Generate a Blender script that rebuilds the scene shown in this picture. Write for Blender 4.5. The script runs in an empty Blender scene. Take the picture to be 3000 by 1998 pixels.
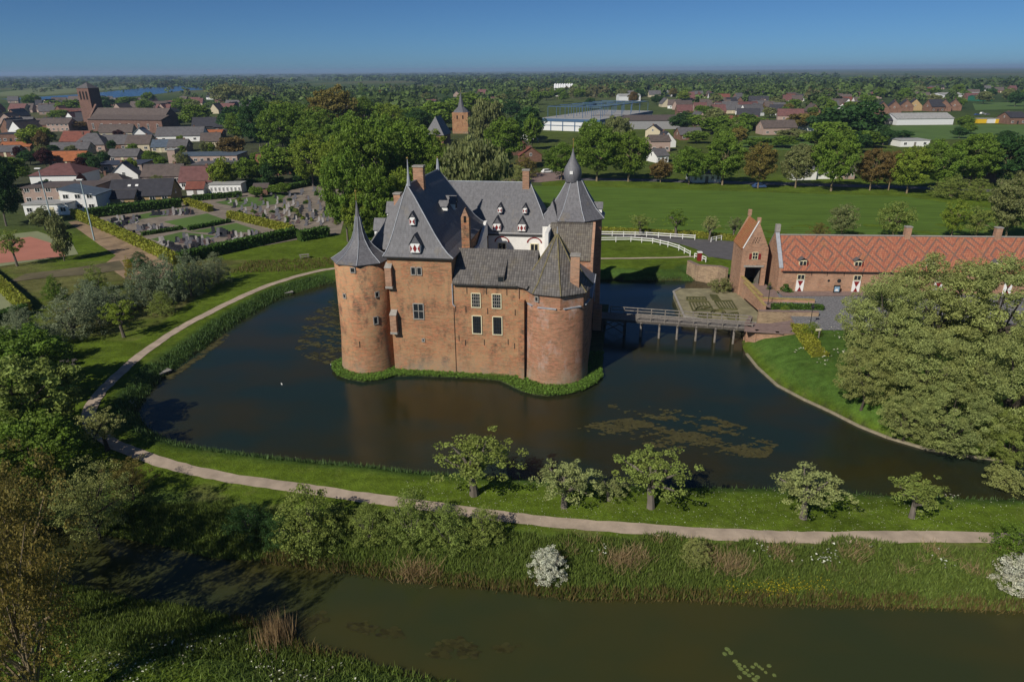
import bpy, math, random
import numpy as np
from mathutils import Vector, Matrix
random.seed(7); RNG = np.random.default_rng(7)
SC = bpy.context.scene
COL = SC.collection
R = math.radians
# ------------------------------------------------------------------ camera
CH, FPX, PITCH, ROLL = 36.0, 2000.0, R(21.6), R(0.44)
cam = bpy.data.cameras.new("camera"); cam.lens = 24.0; cam.sensor_width = 36.0
cam.clip_start = 0.5; cam.clip_end = 40000
camo = bpy.data.objects.new("camera", cam); COL.objects.link(camo)
camo.matrix_world = Matrix.Translation((0, 0, CH)) @ Matrix.Rotation(R(90) - PITCH, 4, 'X') @ Matrix.Rotation(-ROLL, 4, 'Z')
SC.camera = camo
GZ = 1.5      # level of the land above the moat water
S = 3000 / 2354
def ray(u, v):
    x, y = u * S - 1500, 999 - v * S
    c, s = math.cos(ROLL), math.sin(ROLL)
    x2, y2 = x * c + y * s, -x * s + y * c
    cp, sp = math.cos(PITCH), math.sin(PITCH)
    return x2, FPX * cp + y2 * sp, -FPX * sp + y2 * cp
def at(u, v, z=GZ):
    """survey point of the place: direction (u, v) seen from the drone, on level z"""
    d = ray(u, v); t = (z - CH) / d[2]
    return (d[0] * t, d[1] * t)
def up(u, v, Y):
    d = ray(u, v); return CH + d[2] * Y / d[1]
def cA(a, b): return (a * .3332, 141.2 + b * .3332)
def cB(a, b): return (784.7 + a * .3332, 141.2 + b * .3332)
def cC(a, b): return (1569 + a * .3332, 141.2 + b * .3332)
def cD(a, b): return (353.1 + a * .18327, 313.9 + b * .18327)
def cE(a, b): return (a * .17516, 274.6 + b * .17516)
# ------------------------------------------------------------------ tagging and mesh helpers
def tag(o, label=None, cat=None, group=None, kind=None):
    if label: o["label"] = label
    if cat: o["category"] = cat
    if group: o["group"] = group
    if kind: o["kind"] = kind
    return o
def empty(name, loc, rz=0, label=None, cat=None, group=None):
    o = bpy.data.objects.new(name, None); COL.objects.link(o)
    o.location = loc; o.rotation_euler = (0, 0, rz); o.empty_display_size = .5
    return tag(o, label, cat, group)
def mesh_obj(name, me, parent=None, loc=None):
    o = bpy.data.objects.new(name, me); COL.objects.link(o)
    if parent: o.parent = parent
    if loc: o.location = loc
    return o
class MB:
    def __init__(s): s.v = []; s.f = []; s.m = []; s.mi = 0
    def quad(s, *p):
        b = len(s.v); s.v += [tuple(q) for q in p]; s.f.append(tuple(range(b, b + len(p)))); s.m.append(s.mi); return s
    def prism(s, poly, z0, z1, top=None):
        b = len(s.v); n = len(poly); top = top or poly
        s.v += [(p[0], p[1], z0) for p in poly] + [(p[0], p[1], z1) for p in top]
        for i in range(n):
            j = (i + 1) % n; s.f.append((b + i, b + j, b + n + j, b + n + i)); s.m.append(s.mi)
        s.f.append(tuple(b + n + i for i in range(n))); s.m.append(s.mi)
        s.f.append(tuple(b + i for i in reversed(range(n)))); s.m.append(s.mi); return s
    def box(s, x, y, z, sx, sy, sz, rz=0):
        """centre x, y, bottom z, full sizes"""
        c, n = math.cos(rz), math.sin(rz); P = []
        for a, b in ((-1, -1), (1, -1), (1, 1), (-1, 1)):
            px, py = a * sx / 2, b * sy / 2; P.append((x + px * c - py * n, y + px * n + py * c))
        return s.prism(P, z, z + sz)
    def beam(s, a, b, w, h=None):
        a = Vector(a); b = Vector(b); d = (b - a).normalized(); h = h or w
        sd = d.cross(Vector((0, 0, 1)))
        if sd.length < 1e-3: sd = Vector((1, 0, 0))
        sd.normalize(); u = sd.cross(d); sd *= w / 2; u *= h / 2; i = len(s.v)
        for p in (a, b): s.v += [tuple(p - sd - u), tuple(p + sd - u), tuple(p + sd + u), tuple(p - sd + u)]
        for f in ((0, 1, 5, 4), (1, 2, 6, 5), (2, 3, 7, 6), (3, 0, 4, 7), (3, 2, 1, 0), (4, 5, 6, 7)):
            s.f.append(tuple(i + k for k in f)); s.m.append(s.mi)
        return s
    def tube(s, pts, rad, n=7):
        pts = [Vector(p) for p in pts]; b = len(s.v)
        for k, p in enumerate(pts):
            d = (pts[min(k + 1, len(pts) - 1)] - pts[max(k - 1, 0)]).normalized()
            e = d.cross(Vector((0.3, 1, 0.1))).normalized(); g = d.cross(e)
            for i in range(n):
                a = 2 * math.pi * i / n; q = p + (e * math.cos(a) + g * math.sin(a)) * rad[k]; s.v.append(tuple(q))
        for k in range(len(pts) - 1):
            for i in range(n):
                j = (i + 1) % n; s.f.append((b + k * n + i, b + k * n + j, b + (k + 1) * n + j, b + (k + 1) * n + i)); s.m.append(s.mi)
        s.f.append(tuple(b + i for i in reversed(range(n)))); s.m.append(s.mi)
        s.f.append(tuple(b + (len(pts) - 1) * n + i for i in range(n))); s.m.append(s.mi); return s
    def lathe(s, prof, cx, cy, n=32, a0=0.0):
        b = len(s.v)
        for r, z in prof:
            for i in range(n):
                a = a0 + 2 * math.pi * i / n; s.v.append((cx + r * math.cos(a), cy + r * math.sin(a), z))
        for k in range(len(prof) - 1):
            for i in range(n):
                j = (i + 1) % n; s.f.append((b + k * n + i, b + k * n + j, b + (k + 1) * n + j, b + (k + 1) * n + i)); s.m.append(s.mi)
        s.f.append(tuple(b + (len(prof) - 1) * n + i for i in range(n))); s.m.append(s.mi); return s
    def hip(s, rect, ridge, prof, along='y'):
        """rect x0,x1,y0,y1; ridge two points; prof list of (inset fraction, z)"""
        x0, x1, y0, y1 = rect; A, B = ridge; b = len(s.v)
        for t, z in prof:
            for (cx, cy), (rx, ry) in (((x0, y0), A), ((x1, y0), A if along == 'y' else B), ((x1, y1), B), ((x0, y1), B if along == 'y' else A)):
                s.v.append((cx + (rx - cx) * t, cy + (ry - cy) * t, z))
        for k in range(len(prof) - 1):
            for i in range(4):
                j = (i + 1) % 4; s.f.append((b + k * 4 + i, b + k * 4 + j, b + (k + 1) * 4 + j, b + (k + 1) * 4 + i)); s.m.append(s.mi)
        return s
    def gable(s, x0, x1, y0, y1, ze, zr, over=.3, th=.18, yr=None):
        """two roof slabs, ridge along x"""
        yr = (y0 + y1) / 2 if yr is None else yr
        for ya, sg in ((y0, -1), (y1, 1)):
            sl = (zr - ze) / abs(yr - ya); yo = ya + sg * over; zo = ze - sl * over; b = len(s.v)
            for x in (x0 - over, x1 + over): s.v += [(x, yo, zo), (x, yr, zr), (x, yr, zr + th), (x, yo, zo + th)]
            for f in ((0, 1, 5, 4), (3, 2, 6, 7), (0, 3, 7, 4), (0, 1, 2, 3), (4, 5, 6, 7)):
                s.f.append(tuple(b + k for k in f)); s.m.append(s.mi)
        return s
    def gwall(s, x0, x1, y0, y1, z0, ze, zr, yr=None):
        """walls with gable tops at both x ends"""
        yr = (y0 + y1) / 2 if yr is None else yr
        s.quad((x0, y0, z0), (x1, y0, z0), (x1, y0, ze), (x0, y0, ze)); s.quad((x1, y1, z0), (x0, y1, z0), (x0, y1, ze), (x1, y1, ze))
        for x in (x0, x1): s.quad((x, y0, z0), (x, y0, ze), (x, yr, zr), (x, y1, ze), (x, y1, z0))
        return s
    def build(s, name, mats, parent=None, smooth=False, loc=None):
        me = bpy.data.meshes.new(name); me.from_pydata(s.v, [], s.f)
        for m in (mats if isinstance(mats, (list, tuple)) else [mats]): me.materials.append(m)
        me.polygons.foreach_set("material_index", s.m)
        if smooth: me.polygons.foreach_set("use_smooth", [True] * len(s.f))
        me.update(); return mesh_obj(name, me, parent, loc)
def np_mesh(name, V, nper, mat, var=None):
    """V (N*nper,3) array of separate polygons; var one float per polygon -> attribute 'var'"""
    N = len(V) // nper; me = bpy.data.meshes.new(name)
    me.vertices.add(len(V)); me.vertices.foreach_set("co", np.asarray(V, dtype=np.float32).ravel())
    me.loops.add(N * nper); me.loops.foreach_set("vertex_index", np.arange(N * nper, dtype=np.int32))
    me.polygons.add(N); me.polygons.foreach_set("loop_start", np.arange(0, N * nper, nper, dtype=np.int32))
    me.polygons.foreach_set("loop_total", np.full(N, nper, dtype=np.int32))
    if var is not None:
        a = me.attributes.new("var", 'FLOAT', 'POINT'); a.data.foreach_set("value", np.repeat(var, nper).astype(np.float32))
    me.materials.append(mat); me.update(calc_edges=True); me.validate(); return me
# ------------------------------------------------------------------ materials
class NT:
    def __init__(s, name):
        s.m = bpy.data.materials.new(name); s.m.use_nodes = True; s.t = s.m.node_tree; s.n = s.t.nodes; s.l = s.t.links
        s.b = s.n["Principled BSDF"]
    def add(s, typ, **kw):
        n = s.n.new(typ)
        for k, v in kw.items():
            if k in n.inputs: n.inputs[k].default_value = v
            else: setattr(n, k, v)
        return n
    def link(s, a, b): s.l.new(a, b)
    def tc(s, scale=(1, 1, 1), kind="Object"):
        t = s.add("ShaderNodeTexCoord"); m = s.add("ShaderNodeMapping"); m.inputs["Scale"].default_value = scale
        s.link(t.outputs[kind], m.inputs[0]); return m.outputs[0]
    def noise(s, vec, scale, detail=3, rough=.6):
        n = s.add("ShaderNodeTexNoise"); n.inputs["Scale"].default_value = scale; n.inputs["Detail"].default_value = detail
        n.inputs["Roughness"].default_value = rough; s.link(vec, n.inputs["Vector"]); return n.outputs["Fac"]
    def ramp(s, fac, stops):
        r = s.add("ShaderNodeValToRGB"); e = r.color_ramp.elements
        while len(e) < len(stops): e.new(.5)
        for k, (p, c) in enumerate(stops):
            e[k].position = p; e[k].color = (c[0], c[1], c[2], 1) if not isinstance(c, (int, float)) else (c, c, c, 1)
        s.link(fac, r.inputs[0]); return r.outputs[0]
    def mix(s, fac, a, b, mode='MIX'):
        n = s.add("ShaderNodeMix", data_type='RGBA', blend_type=mode)
        for i, x in ((0, fac), (6, a), (7, b)):
            if isinstance(x, (int, float)): n.inputs[i].default_value = x
            elif isinstance(x, tuple): n.inputs[i].default_value = (*x[:3], 1)
            else: s.link(x, n.inputs[i])
        return n.outputs[2]
    def math(s, op, a, b=0, c=None):
        n = s.add("ShaderNodeMath", operation=op)
        for i, x in enumerate((a, b) if c is None else (a, b, c)):
            if isinstance(x, (int, float)): n.inputs[i].default_value = x
            else: s.link(x, n.inputs[i])
        return n.outputs[0]
    def out(s, col, rough=.85, bump=None, bs=.3, bd=.05, spec=.3, metal=0):
        if isinstance(col, tuple): s.b.inputs["Base Color"].default_value = (*col[:3], 1)
        else: s.link(col, s.b.inputs["Base Color"])
        s.b.inputs["Roughness"].default_value = rough; s.b.inputs["Specular IOR Level"].default_value = spec
        s.b.inputs["Metallic"].default_value = metal
        if bump is not None:
            n = s.add("ShaderNodeBump"); n.inputs["Strength"].default_value = bs; n.inputs["Distance"].default_value = bd
            s.link(bump, n.inputs["Height"]); s.link(n.outputs[0], s.b.inputs["Normal"])
        return s.m
def plain(name, c, rough=.8, var=.25, scale=1.5, spec=.3, metal=0):
    t = NT(name); v = t.tc(); n = t.noise(v, scale, 4)
    k = t.ramp(n, [(.3, 1 - var), (.7, 1 + var * .4)])
    return t.out(t.mix(1.0, tuple(c), k, 'MULTIPLY'), rough, n, .2, .03, spec, metal)
def brick(name, a, b, dark=(.10, .065, .045), sc=1.0, patch=.5, damp=False):
    t = NT(name); co = t.tc(); sep = t.add("ShaderNodeSeparateXYZ"); t.link(co, sep.inputs[0])
    u = t.math('ADD', sep.outputs[0], sep.outputs[1]); cb = t.add("ShaderNodeCombineXYZ"); t.link(u, cb.inputs[0]); t.link(sep.outputs[2], cb.inputs[1])
    br = t.add("ShaderNodeTexBrick"); t.link(cb.outputs[0], br.inputs[0])
    br.inputs["Color1"].default_value = (*a, 1); br.inputs["Color2"].default_value = (*b, 1); br.inputs["Mortar"].default_value = (.30, .24, .18, 1)
    br.inputs["Scale"].default_value = 1; br.inputs["Brick Width"].default_value = .5 * sc; br.inputs["Row Height"].default_value = .17 * sc
    br.inputs["Mortar Size"].default_value = .012; br.inputs["Bias"].default_value = -.1
    st = t.noise(t.tc((.45, .45, 2.6)), 1.3, 6, .8)
    c = t.mix(t.ramp(st, [(.4, 0), (.6, 1)]), br.outputs[0], tuple(x * .5 for x in b))
    big = t.noise(t.tc((1, 1, .8)), .3, 6, .72)
    c = t.mix(t.ramp(big, [(.45, 0), (.58, patch * 1.2)]), c, tuple(b))
    d = t.noise(t.tc((1, 1, .6)), .5, 6, .7)
    c = t.mix(t.ramp(d, [(.53, 0), (.66, .8)]), c, dark)
    w = t.noise(t.tc((1.2, 1.2, 4)), 1.7, 3)
    c = t.mix(t.ramp(w, [(.48, .0), (.62, .55)]), c, (a[0] * 1.3, a[1] * 1.35, a[2] * 1.3))
    if damp:
        k = t.math('MULTIPLY', t.ramp(t.math('DIVIDE', sep.outputs[2], 4.0), [(.1, 1), (.75, 0)]), t.ramp(d, [(.4, .1), (.6, .8)])); c = t.mix(k, c, (.30, .25, .18))
        g2 = t.noise(t.tc((1, 1, .3)), .9, 5, .7); c = t.mix(t.ramp(g2, [(.56, 0), (.72, .55)]), c, (.17, .13, .085))
    return t.out(c, .9, br.outputs["Fac"], .5, .02, .2)
def slate(name, base=(.12, .12, .132), lichen=.3, streak=(3, 3, .35)):
    t = NT(name); a = t.noise(t.tc(streak), 1.2, 5, .7)
    c = t.mix(t.ramp(a, [(.3, .55), (.7, 1.25)]), (0, 0, 0), tuple(base))
    c = t.mix(1.0, tuple(base), t.ramp(a, [(.28, .6), (.72, 1.35)]), 'MULTIPLY')
    sep = t.add("ShaderNodeSeparateXYZ"); t.link(t.tc(), sep.inputs[0])
    rows = t.math('FRACT', t.math('MULTIPLY', sep.outputs[2], 4.5))
    c = t.mix(t.ramp(rows, [(.0, .35), (.25, 0)]), c, (.05, .05, .055))
    b = t.noise(t.tc((1, 1, .5)), .35, 5, .7)
    c = t.mix(t.ramp(b, [(.58, 0), (.75, lichen)]), c, (.27, .2, .07))
    e = t.noise(t.tc(), 6, 3); c = t.mix(t.ramp(e, [(.55, 0), (.8, .35)]), c, (.24, .235, .23))
    return t.out(c, .62, a, .3, .03, .45)
def tiles(name, a, b, axis=0, pitch=.26, lichen=.3, dia=False):
    """pantiles: columns along the roof, courses up the slope"""
    t = NT(name); sep = t.add("ShaderNodeSeparateXYZ"); t.link(t.tc(), sep.inputs[0]); x = sep.outputs[axis]; z = sep.outputs[2]
    cx = t.math('MULTIPLY', x, 1 / pitch); cz = t.math('MULTIPLY', z, 1 / .25)
    cb = t.add("ShaderNodeCombineXYZ"); t.link(t.math('FLOOR', cx), cb.inputs[0]); t.link(t.math('FLOOR', cz), cb.inputs[1])
    wn = t.add("ShaderNodeTexWhiteNoise", noise_dimensions='2D'); t.link(cb.outputs[0], wn.inputs["Vector"])
    c = t.mix(wn.outputs["Value"], tuple(a), tuple(b))
    if dia:
        PX, PZ = 2.2, 2.0; zc = 6.0
        fx = t.math('ABSOLUTE', t.math('SUBTRACT', t.math('MODULO', t.math('ADD', x, 100 * PX * 2 - .7), 2 * PX), PX))
        fz = t.math('ABSOLUTE', t.math('SUBTRACT', z, zc))
        d = t.math('ADD', t.math('DIVIDE', fx, PX), t.math('DIVIDE', fz, PZ))
        e1 = t.math('LESS_THAN', t.math('ABSOLUTE', t.math('SUBTRACT', d, .52)), .085)
        e2 = t.math('LESS_THAN', t.math('ABSOLUTE', t.math('SUBTRACT', d, 1.02)), .085)
        e3 = t.math('LESS_THAN', t.math('ABSOLUTE', t.math('SUBTRACT', d, 1.55)), .07)
        e = t.math('MAXIMUM', t.math('MAXIMUM', e1, e2), e3)
        e = t.math('MULTIPLY', e, t.ramp(wn.outputs["Value"], [(.1, .15), (.35, .8)]))
        c = t.mix(e, c, (.13, .10, .09))
    l = t.noise(t.tc(), .5, 5, .7); c = t.mix(t.ramp(l, [(.52, 0), (.72, lichen)]), c, (.26, .2, .07))
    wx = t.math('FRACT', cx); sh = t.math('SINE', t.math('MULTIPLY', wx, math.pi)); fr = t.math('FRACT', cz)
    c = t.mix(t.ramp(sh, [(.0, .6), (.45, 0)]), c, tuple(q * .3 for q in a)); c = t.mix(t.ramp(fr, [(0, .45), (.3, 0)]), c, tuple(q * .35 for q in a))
    return t.out(c, .8, sh, .6, .05, .25)
def leafmat(name, c, tr=.36, spread=.55):
    t = NT(name); at_ = t.add("ShaderNodeAttribute", attribute_name="var"); oi = t.add("ShaderNodeObjectInfo")
    f = t.ramp(at_.outputs["Fac"], [(0, 1 - spread), (1, 1 + spread)])
    c1 = t.mix(1.0, tuple(c), f, 'MULTIPLY')
    c1 = t.mix(t.math('MULTIPLY', oi.outputs["Random"], .3), c1, (c[0] * 1.25, c[1] * .95, c[2] * .8))
    n = t.noise(t.tc((1, 1, 1)), 3.0, 2); c1 = t.mix(t.ramp(n, [(.4, 0), (.7, .3)]), c1, (c[0] * 1.5, c[1] * 1.25, c[2]))
    t.link(c1, t.b.inputs["Base Color"]); t.b.inputs["Roughness"].default_value = .6; t.b.inputs["Specular IOR Level"].default_value = .25
    tl = t.add("ShaderNodeBsdfTranslucent"); t.link(c1, tl.inputs[0]); mx = t.add("ShaderNodeMixShader"); mx.inputs[0].default_value = tr
    t.link(t.b.outputs[0], mx.inputs[1]); t.link(tl.outputs[0], mx.inputs[2]); t.link(mx.outputs[0], t.n["Material Output"].inputs[0]); return t.m
M = {}
M['brick'] = brick("castle_brick", (.44, .165, .085), (.43, .285, .155), (.085, .06, .045), damp=True)
M['brick_red'] = brick("tower_brick", (.40, .17, .105), (.40, .235, .14), (.42, .31, .26), patch=.4, damp=True)
M['brick_farm'] = brick("farm_brick", (.42, .22, .14), (.44, .28, .19), (.27, .16, .11))
M['brick_vil'] = brick("village_brick", (.20, .10, .07), (.24, .14, .10))
M['brick_church'] = brick("church_brick", (.19, .10, .08), (.21, .125, .10))
M['slate'] = slate("slate_roof"); M['slate2'] = slate("slate_spire", (.135, .133, .145), .45)
M['lead'] = plain("lead_sheet", (.36, .38, .42), .5)
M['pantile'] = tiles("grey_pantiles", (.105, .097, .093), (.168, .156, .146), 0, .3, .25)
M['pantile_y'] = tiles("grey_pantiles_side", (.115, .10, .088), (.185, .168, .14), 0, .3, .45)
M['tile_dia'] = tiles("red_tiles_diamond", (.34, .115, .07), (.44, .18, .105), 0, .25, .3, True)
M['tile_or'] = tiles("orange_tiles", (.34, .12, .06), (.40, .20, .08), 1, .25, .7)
M['white'] = plain("white_render", (.78, .77, .74), .8, .08)
M['wpaint'] = plain("white_paint", (.8, .8, .78), .5, .05)
M['cream'] = plain("cream_paint", (.68, .62, .42), .5, .05)
M['red'] = plain("dark_red_paint", (.22, .02, .02), .5, .1)
M['stone'] = plain("grey_stone", (.33, .31, .28), .85, .25, 3)
M['glass'] = NT("window_glass").out((.02, .025, .03), .12, spec=.6)
M['dark'] = plain("dark_opening", (.012, .011, .01), .9, .1)
M['iron'] = plain("black_iron", (.03, .03, .03), .5, .1)
M['gold'] = plain("gilded_metal", (.6, .42, .12), .35, .1, metal=.6)
M['timber'] = plain("weathered_timber", (.24, .215, .19), .9, .4, 2.5)
M['timber_d'] = plain("dark_wet_timber", (.09, .08, .07), .9, .3, 2.5)
M['bark'] = plain("tree_bark", (.17, .145, .12), .95, .4, 3)
M['bark_d'] = plain("dark_bark", (.08, .065, .05), .95, .4, 3)
M['bark_y'] = plain("pale_bark", (.26, .2, .12), .95, .4, 3)
M['gravel'] = plain("path_gravel", (.43, .345, .265), .95, .28, .8)
M['paver'] = plain("brick_paving", (.24, .17, .15), .9, .25, 1.5)
M['tarmac'] = plain("tarmac", (.11, .105, .11), .9, .2, .7)
M['soil'] = plain("sandy_soil", (.30, .21, .13), .95, .4, .35)
def roofmat(n, c): return plain(n, c, .8, .3, .8)
RF = dict(grey=roofmat("roof_grey", (.12, .115, .12)), dark=roofmat("roof_dark", (.045, .045, .055)), brown=roofmat("roof_brown", (.12, .095, .085)),
          maroon=roofmat("roof_maroon", (.16, .075, .07)), red=roofmat("roof_red", (.2, .07, .05)), orange=roofmat("roof_orange", (.36, .125, .05)),
          blue=roofmat("roof_blue_slate", (.09, .12, .16)), pale=roofmat("roof_pale", (.36, .36, .35)), solar=roofmat("roof_solar", (.05, .06, .09)))
WL = dict(white=M['wpaint'], brick=M['brick_vil'], cream=plain("wall_cream", (.55, .48, .34), .85, .1), pink=plain("wall_pale_brick", (.42, .31, .26), .85, .15),
          yellow=plain("wall_yellow_brick", (.42, .30, .15), .85, .15), grey=plain("wall_grey", (.3, .3, .31), .85, .15), black=plain("wall_black_boards", (.04, .04, .04), .8, .1),
          steel=plain("wall_white_steel", (.7, .71, .72), .6, .05), bluew=plain("wall_blue_steel", (.06, .12, .22), .6, .05), green=plain("wall_green_steel", (.03, .16, .1), .6, .05),
          yel=plain("yellow_sheet", (.7, .45, .02), .6, .05))
LF = dict(oak=leafmat("leaf_oak", (.14, .235, .03)), fresh=leafmat("leaf_fresh", (.20, .285, .034)), dark=leafmat("leaf_dark", (0.048, 0.115, 0.029)),
          olive=leafmat("leaf_olive", (.29, .345, .115), .35), silver=leafmat("leaf_silver", (.21, .27, .16)), yellow=leafmat("leaf_yellow", (0.312, 0.288, 0.024)),
          rust=leafmat("leaf_rust", (.18, .135, .045)), purple=leafmat("leaf_purple", (0.072, 0.024, 0.024)), apple=leafmat("leaf_apple", (.225, .30, .07)),
          pear=leafmat("leaf_pear", (.30, .35, .13)), blossom=leafmat("white_blossom", (0.560, 0.60, 0.49), .2, .75), spring=leafmat("leaf_spring", (.20, .175, .045), .35),
          willow=leafmat("leaf_willow", (.20, .235, .09)), hedge=leafmat("leaf_hedge", (0.072, 0.156, 0.026)), hedgey=leafmat("leaf_hedge_yellow", (0.263, 0.300, 0.037)),
          grass=leafmat("grass_blades", (0.13, 0.195, 0.038), .3), reed=leafmat("reed_blades", (0.090, 0.168, 0.054), .3), straw=leafmat("dry_straw", (0.340, 0.260, 0.140), .3, .35),
          ivy=leafmat("ivy_leaves", (0.110, 0.209, 0.033), .2), weed=leafmat("pond_weed", (.06, .058, .022), 0, .5), lily=leafmat("lily_pads", (0.180, 0.240, 0.070), 0, .3),
          farc=leafmat("leaf_far_dark", (.05, .088, .026), .2, .8), farg=leafmat("leaf_far_green", (.08, .13, .03), .2, .8), faro=leafmat("leaf_far_olive", (.12, .125, .05)), butter=leafmat("yellow_flowers", (0.600, 0.500, 0.020), 0, .2), sedge=leafmat("brown_sedge", (.125, .105, .038), .2, .5))
# ------------------------------------------------------------------ terrain
def W(pts, z): return np.array([at(u, v, z) for u, v in pts])
moat_px = [(772, 648), (700, 668), (655, 682), (620, 700), (560, 735), (515, 765), (470, 800), (420, 835), (378, 866), (348, 897), (326, 928), (318, 950), (330, 975), (360, 1001), (395, 1017), (440, 1030), (540, 1045), (640, 1058), (760, 1070), (870, 1080), (950, 1090), (1050, 1098), (1200, 1107), (1350, 1116), (1500, 1122), (1610, 1125), (1752, 1127), (1850, 1132), (1948, 1138), (2060, 1144), (2172, 1148), (2354, 1154), (2700, 1170), (2700, 1110), (2354, 1068), (2259, 1053), (2207, 1048), (2127, 1033), (2039, 1007), (1974, 981), (1907, 947), (1846, 919), (1786, 887), (1740, 845), (1712, 808), (1704, 788)]
moat = [tuple(p) for p in W(moat_px, 0)] + [(34.2, 92.2), (36.5, 94.8), (38.6, 95.0), (39.2, 108), (37.4, 111), (37.2, 118), (33.2, 123.2)] + \
       [at(1600, 646, 0), at(1497, 645, 0), at(1382, 643, 0), (0, 119.5), (-20, 119)]
canal_px = [(-300, 1190), (150, 1215), (280, 1237), (417, 1265), (490, 1283), (593, 1290), (708, 1304), (820, 1319), (939, 1335), (1048, 1345), (1147, 1355), (1240, 1368), (1324, 1377), (1452, 1377), (1569, 1378), (1733, 1388), (1972, 1392), (2212, 1400), (2354, 1405), (2900, 1420),
            (2900, 1900), (1900, 1800), (1400, 1690), (1180, 1610), (1028, 1566), (988, 1555), (868, 1534), (785, 1508), (700, 1492), (660, 1455), (559, 1424), (498, 1413), (427, 1394), (332, 1384), (271, 1370), (150, 1345), (-300, 1330)]
canal = [tuple(p) for p in W(canal_px, 0)]
pen = [tuple(p) for p in W([(2354, 1068), (2259, 1053), (2127, 1033), (2039, 1007), (1974, 981), (1907, 947), (1846, 919), (1786, 887), (1740, 845), (1712, 808), (1704, 788)], 0)] + [(34.2, 92.2), (36.5, 94.8), (38.6, 95), (39.2, 108), (36.5, 111), (36.5, 119), (42, 126), (120, 118), (120, 50)]
def sdist(X, Y, poly):
    """signed distance, positive outside"""
    P = np.array(poly); Q = np.roll(P, -1, 0); best = np.full(X.shape, 1e9); ins = np.zeros(X.shape, bool)
    for (ax, ay), (bx, by) in zip(P, Q):
        dx, dy = bx - ax, by - ay; L = dx * dx + dy * dy + 1e-12
        t = np.clip(((X - ax) * dx + (Y - ay) * dy) / L, 0, 1)
        best = np.minimum(best, (X - ax - t * dx) ** 2 + (Y - ay - t * dy) ** 2)
        c = ((ay > Y) != (by > Y)) & (X < (bx - ax) * (Y - ay) / (by - ay + 1e-12) + ax); ins ^= c
    d = np.sqrt(best); return np.where(ins, -d, d)
def wob(X, Y, s, k=0):
    return (np.sin(X * s + k) * np.cos(Y * s * 1.3 + k * 2) + np.sin((X + Y) * s * 2.3 + k * 3) * .5 + np.sin((X - 1.7 * Y) * s * 4.1 + k) * .25) / 1.75
def smooth(x): x = np.clip(x, 0, 1); return x * x * (3 - 2 * x)
def ground(X, Y):
    X = np.atleast_1d(np.asarray(X, float)); Y = np.atleast_1d(np.asarray(Y, float))
    dm, dc, dp = sdist(X, Y, moat), sdist(X, Y, canal), sdist(X, Y, pen)
    land = GZ + 1.15 * smooth((-dp - .5) / 6.5)
    w = 2.2
    hm = np.where(dm > 0, np.minimum(1, (dm / w)) ** .7, np.maximum(-1, dm / 1.5))
    hc = np.where(dc > 0, smooth(dc / 5.5 * .8 + .12), np.maximum(-1, dc / 1.5))
    k = np.minimum(hm, hc)
    h = np.where(k > 0, -.05 + k * (land + .05), -.05 + k * 1.1)
    near = (Y < 160) & (k > .3)
    return h + np.where(near, wob(X, Y, .35) * .05, 0)
def gz(x, y): return float(ground(x, y)[0])
def axis(a, b, st, lo, hi):
    c = list(np.arange(a, b, st)); s = st; x = c[-1]
    while x < hi: s *= 1.22; x += s; c.append(x)
    s = st; x = a; L = []
    while x > lo: s *= 1.22; x -= s; L.append(x)
    return np.array(L[::-1] + c)
gx = axis(-72, 100, .75, -15000, 15000); gy = axis(22, 150, .75, -300, 26000)
XX, YY = np.meshgrid(gx, gy); ZZ = ground(XX.ravel(), YY.ravel())
nx, ny = len(gx), len(gy)
me = bpy.data.meshes.new("ground"); idx = np.arange(nx * ny).reshape(ny, nx)
F = np.stack([idx[:-1, :-1], idx[:-1, 1:], idx[1:, 1:], idx[1:, :-1]], -1).reshape(-1, 4)
me.vertices.add(nx * ny); me.vertices.foreach_set("co", np.stack([XX.ravel(), YY.ravel(), ZZ], -1).astype(np.float32).ravel())
me.loops.add(len(F) * 4); me.loops.foreach_set("vertex_index", F.astype(np.int32).ravel())
me.polygons.add(len(F)); me.polygons.foreach_set("loop_start", np.arange(0, len(F) * 4, 4, dtype=np.int32)); me.polygons.foreach_set("loop_total", np.full(len(F), 4, dtype=np.int32))
me.polygons.foreach_set("use_smooth", np.ones(len(F), dtype=bool))
X1, Y1 = XX.ravel(), YY.ravel(); dm, dc, dp = sdist(X1, Y1, moat), sdist(X1, Y1, canal), sdist(X1, Y1, pen)
C = np.tile(np.array([.10, .150, .016]), (len(X1), 1))
def blend(mask, c):
    global C
    mask = np.clip(mask, 0, 1)[:, None]; C = C * (1 - mask) + np.array(c) * mask
blend(smooth((2.4 - np.abs(dm - .8)) / 1.2) * (dp > 0), (.06, .11, .022))
blend(smooth((6.0 - dc) / 1.5) * (Y1 > 30), (.085, .13, .03))
blend(smooth((7.5 - dc) / 1.5) * (wob(X1, Y1, .5, 2) > .25) * .5, (.16, .15, .06))
blend(smooth((-dp) / 1.5), (.075, .14, .025))
blend(((dm < .05) | (dc < .05)) * 1.0, (.05, .04, .02))
hx = (X1 < -52) & (Y1 > 88) & (Y1 < 132); blend(hx * smooth(wob(X1, Y1, .15, 1) + .6), (.13, .13, .045))
blend(smooth((Y1 - 150) / 20) * (X1 < 10), (.075, .10, .035))
vl = (X1 < -75) & (Y1 > 190); blend(vl * smooth((700 - Y1) / 200) * .8, (.07, .075, .045)); blend(smooth((Y1 - 225) / 20) * (X1 > -75) * smooth((800 - Y1) / 300) * .75 * (.7 + .3 * wob(X1, Y1, .03)), (.075, .085, .035))
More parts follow.
